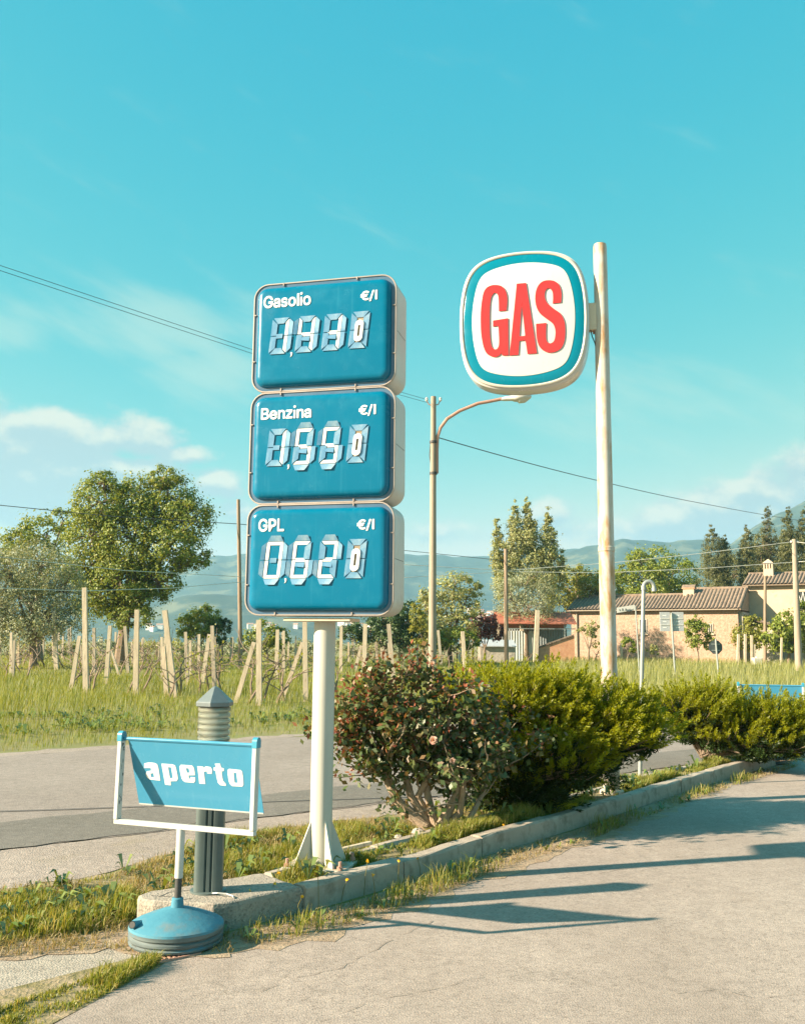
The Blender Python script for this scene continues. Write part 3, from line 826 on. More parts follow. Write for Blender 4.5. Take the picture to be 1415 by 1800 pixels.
# the island: concrete end slab, kerb stones, soil
rg = random.Random(4)
isl = MB()
end = [(-1.50, 5.64), (-1.47, 5.56), (-1.38, 5.52), (-1.2, 5.49), (-1.03, 5.47), (-0.95, 5.50), (-0.575, 5.87), (-0.86, 6.20), (-1.26, 5.86), (-1.46, 5.73)]
ctr = (sum(p[0] for p in end) / len(end), sum(p[1] for p in end) / len(end))


def inset(pts, k):
    return [(x + (ctr[0] - x) * k, y + (ctr[1] - y) * k) for x, y in pts]


e2 = wobble(end, .05, .006, 17)
isl.loft([[(x, y, 0) for x, y in e2], [(x, y, .125) for x, y in e2], [(x, y, .146) for x, y in inset(e2, .02)], [(x, y, .152) for x, y in inset(e2, .06)]], False, True)
slab = tag(isl.build('island_slab', M['slab'], smooth=False), kind='structure')
mb = MB()
for k, (a, b) in enumerate([((-1.42, 5.62), (-1.30, 5.60)), ((-1.30, 5.60), (-1.24, 5.53)), ((-1.36, 5.61), (-1.33, 5.70)), ((-1.33, 5.70), (-1.2, 5.76)), ((-1.24, 5.53), (-1.17, 5.57))]):
    a, b = Vector(a), Vector(b)
    nr = Vector((-(b - a).y, (b - a).x)).normalized() * .006
    mb.add([(a.x, a.y, .1535), (b.x, b.y, .1535), (b.x + nr.x, b.y + nr.y, .1535), (a.x + nr.x, a.y + nr.y, .1535)], [(0, 1, 2, 3)])
mb.build('crack', M['crack_and_shadow'], slab)
kerb = empty('kerb', (0, 0, 0))
kerb['kind'] = 'structure'


def kerb_run(poly, w, side, seed, length=.98):
    rg = random.Random(seed)
    segs = []
    tot = [0]
    for i in range(len(poly) - 1):
        tot.append(tot[-1] + (Vector(poly[i + 1]) - Vector(poly[i])).length)

    def at(s):
        for i in range(len(poly) - 1):
            if s <= tot[i + 1] or i == len(poly) - 2:
                return Vector(poly[i]).lerp(Vector(poly[i + 1]), (s - tot[i]) / (tot[i + 1] - tot[i]))
    s = 0.0
    while s < tot[-1] - .3:
        e = min(s + length * rg.uniform(.92, 1.06), tot[-1])
        a, b = at(s + .004), at(e - .004)
        mid = (a + b) / 2
        d = (b - a).normalized()
        nr = Vector((-d.y, d.x)) * side
        L = (b - a).length
        h = .15 + rg.uniform(-.008, .008)
        m_ = MB()
        prof = [(0, 0), (0, h - .018), (.006, h - .005), (.018, h), (w - .02, h), (w, h - .02), (w, 0)]
        nst = 5
        loops = []
        for q in range(nst + 1):
            t = q / nst
            p = a.lerp(b, t) - mid
            loops.append([(p.x + nr.x * (u + rg.uniform(-.004, .004)), p.y + nr.y * (u + rg.uniform(-.003, .003)), z + (rg.uniform(-.005, .004) if z > .02 else 0)) for u, z in prof])
        m_.loft(loops, True, True)
        o = m_.build('kerb_stone', M['kerb'], kerb, loc=(mid.x, mid.y, 0))
        fix_normals(o.data)
        o.rotation_euler = (0, 0, R_(rg.uniform(-.5, .5)))
        s = e


kerb_run(KERB_F, .125, 1, 21)
kerb_run(KERB_B, .09, -1, 22)
inner = [(x - .07, y + .06) for x, y in KERB_F] + [(x + .045, y - .04) for x, y in reversed(KERB_B)]
flat('island_soil', inner, .118, M['soil'])

# ------------------------------------------------------------------ grass
def in_poly(P, poly):
    x, y = P[:, 0], P[:, 1]
    ins = np.zeros(len(P), bool)
    n = len(poly)
    for i in range(n):
        x0, y0 = poly[i]
        x1, y1 = poly[(i + 1) % n]
        c = ((y0 > y) != (y1 > y)) & (x < (x1 - x0) * (y - y0) / (y1 - y0 + 1e-12) + x0)
        ins ^= c
    return ins


def vnoise(P, scale, seed):
    """smooth value noise over the ground for patchy growth"""
    rg = np.random.default_rng(seed)
    T = rg.random((64, 64))
    q = P[:, :2] * scale
    i = np.floor(q).astype(int)
    f = q - i
    f = f * f * (3 - 2 * f)
    g = lambda a, b: T[(i[:, 0] + a) % 64, (i[:, 1] + b) % 64]
    return (g(0, 0) * (1 - f[:, 0]) + g(1, 0) * f[:, 0]) * (1 - f[:, 1]) + (g(0, 1) * (1 - f[:, 0]) + g(1, 1) * f[:, 0]) * f[:, 1]


def blades(name, P, h, w, m, seed, lean=.35, z=0.0, label=None, cat=None, parent=None):
    rg = np.random.default_rng(seed)
    n = len(P)
    a = rg.uniform(0, 2 * np.pi, n)
    dx, dy = np.cos(a), np.sin(a)
    b = rg.uniform(0, 2 * np.pi, n)
    ln = np.abs(rg.normal(0, lean, n)) * h
    lx, ly = np.cos(b) * ln + .10 * h, np.sin(b) * ln
    zz = P[:, 2] if P.shape[1] > 2 else np.full(n, z)
    V = np.zeros((n, 5, 3))
    x, y = P[:, 0], P[:, 1]
    hw = w / 2
    V[:, 0] = np.stack([x - dx * hw, y - dy * hw, zz], 1)
    V[:, 1] = np.stack([x + dx * hw, y + dy * hw, zz], 1)
    V[:, 2] = np.stack([x + lx * .35 + dx * hw * .8, y + ly * .35 + dy * hw * .8, zz + h * .58], 1)
    V[:, 3] = np.stack([x + lx * .35 - dx * hw * .8, y + ly * .35 - dy * hw * .8, zz + h * .58], 1)
    V[:, 4] = np.stack([x + lx, y + ly, zz + h * np.clip(1 - .3 * ln / h, .4, 1)], 1)
    base = np.arange(n)[:, None] * 5
    idx = (base + np.array([[0, 1, 2, 3, 3, 2, 4]])).ravel()
    sizes = np.tile([4, 3], n)
    o = np_mesh(name, V.reshape(-1, 3), sizes, idx, m, parent)
    return tag(o, label, cat, None, 'stuff') if parent is None else o


rng = np.random.default_rng(7)
nrm_far = np.array([-RD.y, RD.x])
far_off = lambda P: (P[:, :2] - np.array([-5.75, 13.62])) @ nrm_far      # metres beyond the far shoulder


def field_points(n, d0, d1, seed, power=1.0):
    rg = np.random.default_rng(seed)
    d = d0 * (d1 / d0) ** (rg.random(n) ** power)
    x = (rg.random(n) * 2 - 1) * (d * .52 + 2.5)
    return np.stack([x, d], 1)


P = field_points(150000, 11.5, 105, 31)
fo = far_off(P)
nz = vnoise(P, .35, 3)
nz2 = vnoise(P, 1.3, 4)
left = P[:, 0] < P[:, 1] * .16 + (nz2 - .5) * 2
keep = (fo > .0 + .35 * nz2) & left
P1, f1, n1, n2 = P[keep], fo[keep], nz[keep], nz2[keep]
hgt = np.where(f1 < 4.5, .07 + .11 * n2 + .05 * (f1 > 1.5), .16 + .28 * n1 * np.clip((f1 - 4.5) / 4, .2, 1))
hgt = hgt * rng.uniform(.55, 1.25, len(P1))
hgt = np.where(P1[:, 1] > 42, hgt * .75, hgt)
blades('meadow_grass', P1, hgt, .0045 * np.maximum(1, P1[:, 1] / 13) * rng.uniform(.7, 1.5, len(P1)), M['g_field'], 32, .32,
       label='tall green and straw coloured grass of the vineyard field beyond the road', cat='grass')
P = field_points(60000, 18, 100, 33)
fo = far_off(P)
keep = (fo > .3) & (P[:, 0] >= P[:, 1] * .16)
P2 = P[keep]
blades('wheat_field', P2, rng.uniform(.40, .72, len(P2)), .006 * np.maximum(1, P2[:, 1] / 16), M['g_wheat'], 34, .25,
       label='pale green cereal field in front of the farmhouse on the right', cat='crop')

VERGE = [(-3.6, 4.62), (-2.54, 6.22), (-1.96, 6.68), (-1.66, 7.42), (-1.15, 8.2), (-.1, 8.9), (2.9, 11.6), (4.4, 13.0), (3.5, 12.0), (2.4, 10.55), (.55, 8.2), (-.45, 6.82), (-.9, 6.3), (-1.3, 5.9), (-1.52, 5.7), (-1.54, 5.52), (-1.60, 5.46), (-2.0, 5.25), (-2.6, 4.92)]


def scatter(poly, n, seed):
    rg = np.random.default_rng(seed)
    A = np.array(poly)
    lo, hi = A.min(0), A.max(0)
    out = []
    got = 0
    while got < n:
        P = lo + rg.random((n * 3, 2)) * (hi - lo)
        P = P[in_poly(P, poly)]
        out.append(P)
        got += len(P)
    return np.concatenate(out)[:n]


def tufted(poly, n, seed, scale=3.0, thr=.45):
    P = scatter(poly, n * 2, seed)
    w = vnoise(P, scale, seed) * .65 + vnoise(P, scale * 3.7, seed + 1) * .35
    rg = np.random.default_rng(seed + 5)
    k = w + rg.normal(0, .06, len(P)) > thr
    return P[k][:n], w[k][:n]


P, w = tufted(VERGE, 42000, 41, 2.2, .40)
blades('verge_grass', P, (.022 + .095 * np.clip((w - .40) * 2.4, 0, 1)) * rng.uniform(.5, 1.35, len(P)), rng.uniform(.003, .007, len(P)), M['g_verge'], 42, .42, .002,
       label='ragged green grass on the verge between road and kerb', cat='grass')
P, w = tufted(VERGE, 15000, 43, 3.2, .38)
blades('dry_verge_grass', P, rng.uniform(.03, .10, len(P)), rng.uniform(.003, .006, len(P)), M['g_dry'], 44, .8, .002,
       label='short dry yellow grass scattered through the verge', cat='grass')
ISL = [(x - .12, y + .10) for x, y in KERB_F[:7]] + [(x + .08, y - .07) for x, y in reversed(KERB_B[:6])]
P, w = tufted(ISL, 26000, 45, 3.0, .38)
keep = (np.hypot(P[:, 0] + .52, P[:, 1] - 6.45) > .12)
P, w = P[keep], w[keep]
blades('island_grass', P, (.022 + .10 * np.clip((w - .38) * 2.2, 0, 1)) * rng.uniform(.5, 1.3, len(P)), rng.uniform(.003, .0065, len(P)), M['g_verge'], 46, .4, .118,
       label='fresh green grass growing inside the kerbed island', cat='grass')
STRIP = [(-1.74, 4.33), (-1.26, 5.02), (-1.18, 4.98), (-1.20, 4.85), (-1.45, 4.2), (-1.75, 3.2), (-2.2, 3.2)]
P, w = tufted(STRIP, 8500, 47, 4.0, .37)
blades('strip_grass', P, (.018 + .065 * np.clip((w - .42) * 2.6, 0, 1)) * rng.uniform(.5, 1.3, len(P)), rng.uniform(.003, .006, len(P)), M['g_verge'], 48, .6, .006,
       label='narrow strip of grass between concrete apron and forecourt in the lower left', cat='grass')
# dry litter and weeds along the foot of the kerb
FOOT = [(-1.0, 5.36), (-.54, 5.80), (-.20, 6.14), (.52, 7.15), (1.47, 8.3), (3.0, 10.36), (5.6, 13.5), (5.75, 13.4), (3.15, 10.2), (1.66, 8.12), (.72, 6.95), (.06, 5.98), (-.36, 5.52), (-.72, 5.22)]
P, w = tufted(FOOT, 1900, 49, 2.2, .56)
blades('kerb_weeds', P, (.025 + .13 * np.clip((w - .55) * 3, 0, 1)) * rng.uniform(.5, 1.4, len(P)), rng.uniform(.003, .0065, len(P)), M['g_verge'], 50, .45, .01,
       label='tufts of grass sprouting along the foot of the kerb', cat='weeds')
SOILP = [(-3.3, 4.5), (-2.6, 4.98), (-2.0, 5.26), (-1.56, 5.56), (-.95, 5.45), (-.84, 5.1), (-1.3, 5.06), (-1.5, 5.14), (-2.0, 5.0), (-2.7, 4.6)]
P, w = tufted(SOILP, 2600, 57, 3.4, .40)
blades('soil_litter', P, rng.uniform(.012, .06, len(P)), rng.uniform(.003, .006, len(P)), M['g_dry'], 58, 1.5, .010,
       label='dry grass litter on the bare soil round the aperto stand', cat='litter')
P, w = tufted(FOOT, 4200, 51, 2.6, .36)
blades('dry_litter', P, rng.uniform(.01, .05, len(P)), rng.uniform(.003, .006, len(P)), M['g_dry'], 52, 1.6, .011,
       label='dry brown grass litter along the forecourt edge', cat='litter')


def diamond(cen, size, rgn, up=0.0, aspect=.55, outward=None, ob=0.0):
    n = len(cen)
    a = rgn.normal(size=(n, 3))
    a[:, 2] += up
    r = rgn.normal(size=(n, 3))
    if outward is not None:            # leaves turn their faces outwards
        r = r * .55 + outward * ob
        r /= np.linalg.norm(r, axis=1)[:, None] + 1e-9
        a -= (a * r).sum(1)[:, None] * r
    a /= np.linalg.norm(a, axis=1)[:, None] + 1e-9
    b = np.cross(a, r)
    b /= np.linalg.norm(b, axis=1)[:, None] + 1e-9
    s = (size * rgn.uniform(.65, 1.35, n))[:, None]
    V = np.empty((n, 4, 3))
    V[:, 0] = cen - a * s * .5
    V[:, 1] = cen + b * s * aspect * .5
    V[:, 2] = cen + a * s * .5
    V[:, 3] = cen - b * s * aspect * .5
    return V.reshape(-1, 3)


def rosette(cx, cy, z, n, L, rgn, rise=.6):
    out = []
    for k in range(n):
        a = rgn.uniform(0, 2 * np.pi)
        l = L * rgn.uniform(.6, 1.2)
        e = rise * rgn.uniform(.4, 1.4)
        d = np.array([np.cos(a), np.sin(a), 0])
        s = np.array([-np.sin(a), np.cos(a), 0]) * l * .16
        b = np.array([cx, cy, z])
        m1 = b + d * l * .55 + np.array([0, 0, l * e])
        t = b + d * l + np.array([0, 0, l * e * .8])
        out.append(np.array([b, m1 + s, t, m1 - s]))
    return out


rg2 = np.random.default_rng(60)
Q = []
PV, w = tufted(VERGE, 260, 61, 1.6, .46)
for x, y in PV:
    Q += rosette(x, y, .005, int(rg2.integers(5, 10)), rg2.uniform(.05, .12), rg2, .9)
for x, y in scatter([(-2.9, 5.4), (-2.2, 6.2), (-1.6, 6.0), (-1.6, 5.6), (-2.1, 5.35)], 60, 64):
    Q += rosette(x, y, .005, int(rg2.integers(6, 11)), rg2.uniform(.05, .11), rg2, .7)
PV = scatter(FOOT, 70, 62)
for x, y in PV:
    Q += rosette(x, y, .012, int(rg2.integers(4, 9)), rg2.uniform(.03, .075), rg2, .7)
PV = scatter(ISL, 70, 63)
for x, y in PV:
    Q += rosette(x, y, .12, int(rg2.integers(5, 9)), rg2.uniform(.06, .13), rg2, .9)
tag(np_quads('broadleaf_weeds', np.concatenate(Q), M['weed']), 'broad leaved weeds dotted through verge and kerb grass', 'weeds', kind='stuff')
# leafy band along the far side of the road
Pw = field_points(16000, 12, 34, 66)
fo = far_off(Pw)
Pw = Pw[(fo > 1.8) & (fo < 6.5) & (vnoise(Pw, .7, 12) * .6 + vnoise(Pw, 2.1, 13) * .4 > .56)][:900]
Q = []
for x, y in Pw:
    Q += rosette(x, y, .01, 4, rg2.uniform(.09, .18), rg2, .7)
tag(np_quads('roadside_weeds', np.concatenate(Q), M['weed']), 'band of broad leaved weeds in the meadow across the road', 'weeds', kind='stuff')

# little yellow flowers on thin stalks by the kerb
dl = [(470, 1600), (486, 1590), (520, 1612), (560, 1600), (600, 1585), (640, 1575), (880, 1492), (905, 1470), (740, 1545), (700, 1560), (440, 1615), (660, 1590)]
for k, (px, py) in enumerate(dl):
    b = G(px, py, 0.01)
    h = rg2.uniform(.12, .26)
    e = empty('dandelion', b, label='thin stalked yellow wild flower by the kerb, ' + ['first', 'second', 'third', 'fourth', 'fifth', 'sixth', 'seventh', 'eighth', 'ninth', 'tenth', 'eleventh', 'twelfth'][sorted(range(12), key=lambda i: dl[i][0]).index(k)] + ' from the left', cat='flower', group='yellow flowers along the kerb')
    tx, ty = rg2.uniform(-.05, .05), rg2.uniform(-.04, .04)
    MB().tube([(0, 0, 0), (tx * .4, ty * .4, h * .6), (tx, ty, h)], [.0022, .002, .0016], 4).build('stalk', M['g_dry'], e)
    c = np.tile(np.array([[tx, ty, h]]), (7, 1)) + rg2.normal(0, .003, (7, 3))
    np_quads('petals', diamond(c, np.full(7, .02), rg2, 0, .6), M['dandelion'], e)

# ------------------------------------------------------------------ hills
HILLS = []


def hill(name, crest, y0, y1, seed):
    """crest: (px, py) of the skyline; foot at y0, crest at y1, falling away behind"""
    rg = np.random.default_rng(seed)
    xs = [c[0] for c in crest]
    ys = [c[1] for c in crest]
    cols = np.arange(xs[0], xs[-1] + 1, 9.0)
    nrow = 34
    ph = rg.uniform(0, 6.28, 8)

    def height(px, t):
        top = D(px, float(np.interp(px, xs, ys)), y1)
        jag = sum(math.sin(px * f + p) * a for f, p, a in zip((.021, .047, .11, .19), ph, (1.6, 1.0, .5, .3)))
        if t <= 1:
            t = max(t, 0)
            prof = t ** 1.25 * (1 + (1 - t) * (.12 * math.sin(t * 9 + px * .013 + ph[4]) + .08 * math.sin(px * .03 + t * 5 + ph[5]) + .04 * math.sin(px * .071 - t * 11 + ph[6]) + .02 * math.sin(px * .13 + t * 17 + ph[7])))
        else:
            prof = 1 - ((t - 1) * 1.3) ** 2 * .8
        return top.x / y1, -6 + (top.z + 6 + jag * top.z / 90) * prof

    loops = []
    for r in range(nrow + 12):
        t = r / nrow
        y = y0 + (y1 - y0) * t
        row = []
        for px in cols:
            k, z = height(float(px), t)
            row.append((k * y, y, z))
        loops.append(row)
    mb = MB().loft(loops, closed=False)
    o = mb.build(name, M['forest'], smooth=True)
    fix_up(o.data)
    HILLS.append((xs[0], xs[-1], y0, y1, height))
    return tag(o, kind='structure')


hill('hill_far', [(-700, 1040), (-300, 1010), (0, 996), (200, 1010), (330, 990), (380, 978), (440, 968), (520, 960), (600, 962), (720, 972), (800, 977), (860, 978), (900, 973), (960, 966), (1050, 962), (1300, 985), (1700, 1040)], 1500, 2500, 71)
hill('hill_mid', [(860, 1080), (930, 1000), (980, 978), (1040, 960), (1100, 949), (1180, 947), (1235, 949), (1300, 958), (1500, 975), (1800, 1060)], 1250, 2000, 72)
hill('mountain_slope', [(1120, 1090), (1180, 1015), (1250, 970), (1300, 942), (1340, 918), (1380, 899), (1415, 882), (1500, 858), (1620, 850), (1800, 900), (2200, 1060)], 1000, 1650, 73)
hill('foothill', [(-500, 1080), (-100, 1075), (150, 1085), (260, 1062), (330, 1046), (430, 1048), (540, 1056), (700, 1068), (900, 1074), (1200, 1090)], 1250, 1480, 74)

# tiny houses on the foot of the hills
rg = random.Random(9)
town = [(262, 1103), (270, 1106), (281, 1104), (440, 1102), (452, 1104), (470, 1101), (482, 1104), (520, 1103), (600, 1098), (612, 1101), (622, 1099), (635, 1102), (650, 1099), (826, 1076), (838, 1084), (846, 1079), (855, 1082), (862, 1078), (868, 1083), (842, 1089), (722, 1104), (735, 1100)]
for px, py in town:
    spot = None
    y = 1200.0
    while y < 2400 and spot is None:
        gz = 0.0
        for x0, x1, y0, y1, hf in HILLS:
            if x0 <= px <= x1 and y0 <= y <= y1:
                gz = max(gz, hf(px, (y - y0) / (y1 - y0))[1])
        if gz + .5 >= D(px, py + 4, y).z:
            spot = (D(px, py, y).x, y, gz)
        y += 8
    if spot is None:
        continue
    e = empty('far_house', spot, R_(rg.uniform(-40, 40)), 'tiny white house at the foot of the blue hills', 'house', 'tiny far houses at the hill foot')
    w_, d_, h_ = rg.uniform(6, 11), rg.uniform(5, 8), rg.uniform(5, 7.5)
    MB().box(-w_ / 2, w_ / 2, -d_ / 2, d_ / 2, -3, h_).build('wall', M['farwall'], e)
    MB().add([(-w_ / 2 - .4, -d_ / 2 - .4, h_ + .05), (w_ / 2 + .4, -d_ / 2 - .4, h_ + .05), (w_ / 2 + .4, d_ / 2 + .4, h_ + .05), (-w_ / 2 - .4, d_ / 2 + .4, h_ + .05), (-w_ / 2 - .4, 0, h_ + 2), (w_ / 2 + .4, 0, h_ + 2)],
             [(0, 1, 5, 4), (2, 3, 4, 5), (0, 4, 3), (1, 2, 5), (3, 2, 1, 0)]).build('roof', M['farroof'], e)

# the air
hz = MB().box(-3900, 3900, -950, 4000, -12, 330).build('haze', None)
hz['kind'] = 'stuff'
hm = bpy.data.materials.new('haze')
hm.use_nodes = True
hm.node_tree.nodes.clear()
pv = hm.node_tree.nodes.new('ShaderNodeVolumePrincipled')
pv.inputs['Color'].default_value = (*HAZE_COLOR, 1)
pv.inputs['Density'].default_value = HAZE_DENSITY
pv.inputs['Anisotropy'].default_value = 0.1
ho = hm.node_tree.nodes.new('ShaderNodeOutputMaterial')
hm.node_tree.links.new(pv.outputs[0], ho.inputs['Volume'])
hz.data.materials.append(hm)

# ------------------------------------------------------------------ price sign
def round_rect(w, h, r, n=7):
    pts = []
    for cx, cz, a0 in ((w / 2 - r, h / 2 - r, 0), (-w / 2 + r, h / 2 - r, 90), (-w / 2 + r, -h / 2 + r, 180), (w / 2 - r, -h / 2 + r, 270)):
        for k in range(n):
            a = R_(a0 + 90 * k / (n - 1))
            pts.append((cx + r * math.cos(a), cz + r * math.sin(a)))
    return pts


def rr_loop(w, h, r, ins, y, zc, n=7):
    return [(x, y, zc + z) for x, z in round_rect(w - 2 * ins, h - 2 * ins, max(r - ins, .01), n)]


def done(o, smooth=True, angle=35):
    fix_normals(o.data)
    if smooth:
        o.data.shade_smooth()
        o.data.set_sharp_from_angle(angle=R_(angle))
    return o


SIGN_YAW = R_(-13.7)
PW, PD = 1.041, 0.322
ps = empty('price_sign', (-0.522, 6.45, .118), SIGN_YAW, 'tall fuel price sign with three stacked blue panels on a white pole', 'price sign')
zb = -.118
done(MB().lathe([(.074, .0), (.074, 1.64)], 28).build('pole', M['white'], ps))
done(MB().box(-.21, .21, -.17, .17, 0.012, .034, .004).build('base_plate', M['rustwhite'], ps), False)
for k in range(4):
    a = math.pi / 4 + k * math.pi / 2
    c, s = math.cos(a), math.sin(a)
    g = MB()
    t = .006
    prof = [(.066, .034), (.185, .034), (.185, .055), (.066, .33)]
    g.loft([[(c * r - s * q, s * r + c * q, z) for r, z in prof] for q in (-t, t)], True, True)
    done(g.build('gusset', M['white'], ps), False)
for x, y in ((-.18, -.14), (.18, -.14), (.18, .14), (-.18, .14)):
    done(MB().lathe([(.011, .03), (.011, .085)], 8, x, y).lathe([(.02, .036), (.02, .055)], 6, x, y).build('anchor_bolt', M['rustpaint'], ps), False)
done(MB().box(-.25, .22, -.14, .10, 1.62, 1.640, .003).build('top_plate', M['beige'], ps), False)
PANELS = [('Gasolio', 3.722, (-.433, -.081, .207, .085), ['bc', 'fbcg', 'bcg']),
          ('Benzina', 2.928, (-.426, -.059, .196, .079), ['bc', 'afgcd', 'afgcd']),
          ('GPL', 2.152, (-.421, -.236, .192, .084), ['abcdef', 'afgecd', 'abged'])]
heights = [.790, .788, .755]


def seg_geo(shear=.105):
    """seven segments of a digit, and their hinged flaps folded outwards; local (x, z) around the digit's centre"""
    w, h, t = .118, .248, .023
    x0, x1, z0, z1 = -w / 2, w / 2, -h / 2, h / 2
    g = .003
    S = {'a': [(x0 + g, z1), (x1 - g, z1), (x1 - t, z1 - t), (x0 + t, z1 - t)],
         'd': [(x0 + g, z0), (x0 + t, z0 + t), (x1 - t, z0 + t), (x1 - g, z0)],
         'f': [(x0, z1 - g), (x0 + t, z1 - t - g), (x0 + t, g), (x0, g)],
         'e': [(x0, -g), (x0 + t, -g), (x0 + t, z0 + t + g), (x0, z0 + g)],
         'b': [(x1, z1 - g), (x1, g), (x1 - t, g), (x1 - t, z1 - t - g)],
         'c': [(x1, -g), (x1, z0 + g), (x1 - t, z0 + t + g), (x1 - t, -g)],
         'g': [(x0 + t + g, .012), (x1 - t - g, .012), (x1 - t - g, -.014), (x0 + t + g, -.014)]}
    q = .034
    F = {'a': [(x0 + g, z1 + .004), (x1 - g, z1 + .004), (x1 - .026, z1 + .042), (x0 + .026, z1 + .042)],
         'd': [(x0 + g, z0 - .004), (x0 + .026, z0 - .042), (x1 - .026, z0 - .042), (x1 - g, z0 - .004)],
         'f': [(x0 - .004, z1 - g), (x0 - .004, g), (x0 - q, g), (x0 - q, z1 - .03)],
         'e': [(x0 - .004, -g), (x0 - .004, z0 + g), (x0 - q, z0 + .03), (x0 - q, -g)],
         'b': [(x1 + .004, z1 - g), (x1 + q, z1 - .03), (x1 + q, g), (x1 + .004, g)],
         'c': [(x1 + .004, -g), (x1 + q, -g), (x1 + q, z0 + .03), (x1 + .004, z0 + g)],
         'g': [(x0 + t + g, -.018), (x1 - t - g, -.018), (x1 - t - g, -.052), (x0 + t + g, -.044)]}
    # a closed flap is wider than its white segment
    wd = .036
    K = {'a': [(x0 + g, z1 + .006), (x1 - g, z1 + .006), (x1 - wd, z1 - wd), (x0 + wd, z1 - wd)],
         'd': [(x0 + g, z0 - .006), (x0 + wd, z0 + wd), (x1 - wd, z0 + wd), (x1 - g, z0 - .006)],
         'f': [(x0 - .006, z1 - g), (x0 + wd, z1 - wd - g), (x0 + wd, g), (x0 - .006, g)],
         'e': [(x0 - .006, -g), (x0 + wd, -g), (x0 + wd, z0 + wd + g), (x0 - .006, z0 + g)],
         'b': [(x1 + .006, z1 - g), (x1 + .006, g), (x1 - wd, g), (x1 - wd, z1 - wd - g)],
         'c': [(x1 + .006, -g), (x1 + .006, z0 + g), (x1 - wd, z0 + wd + g), (x1 - wd, -g)],
         'g': [(x0 + wd, .014), (x1 - wd, .014), (x1 - wd, -.018), (x0 + wd, -.018)]}
    sk = lambda L: {k: [(x + z * shear, z) for x, z in v] for k, v in L.items()}
    return sk(S), sk(F), sk(K)


SEG, FLAP, SHUT = seg_geo()
cache = {}


def plate(key, pts, y0, th, m, tilt=None):
    if key not in cache:
        mb = MB()
        cx = sum(p[0] for p in pts) / len(pts)
        cz = sum(p[1] for p in pts) / len(pts)
        l = []
        for y in (y0, y0 - th):
            row = []
            for x, z in pts:
                dy = 0
                if tilt:
                    dy = -(tilt[0] * (x - cx) + tilt[1] * (z - cz))
                row.append((x, y + dy, z))
            l.append(row)
        mb.loft(l, True, True)
        me = mb.mesh(key)
        fix_normals(me)
        me.materials.append(m)
        cache[key] = me
    return cache[key]


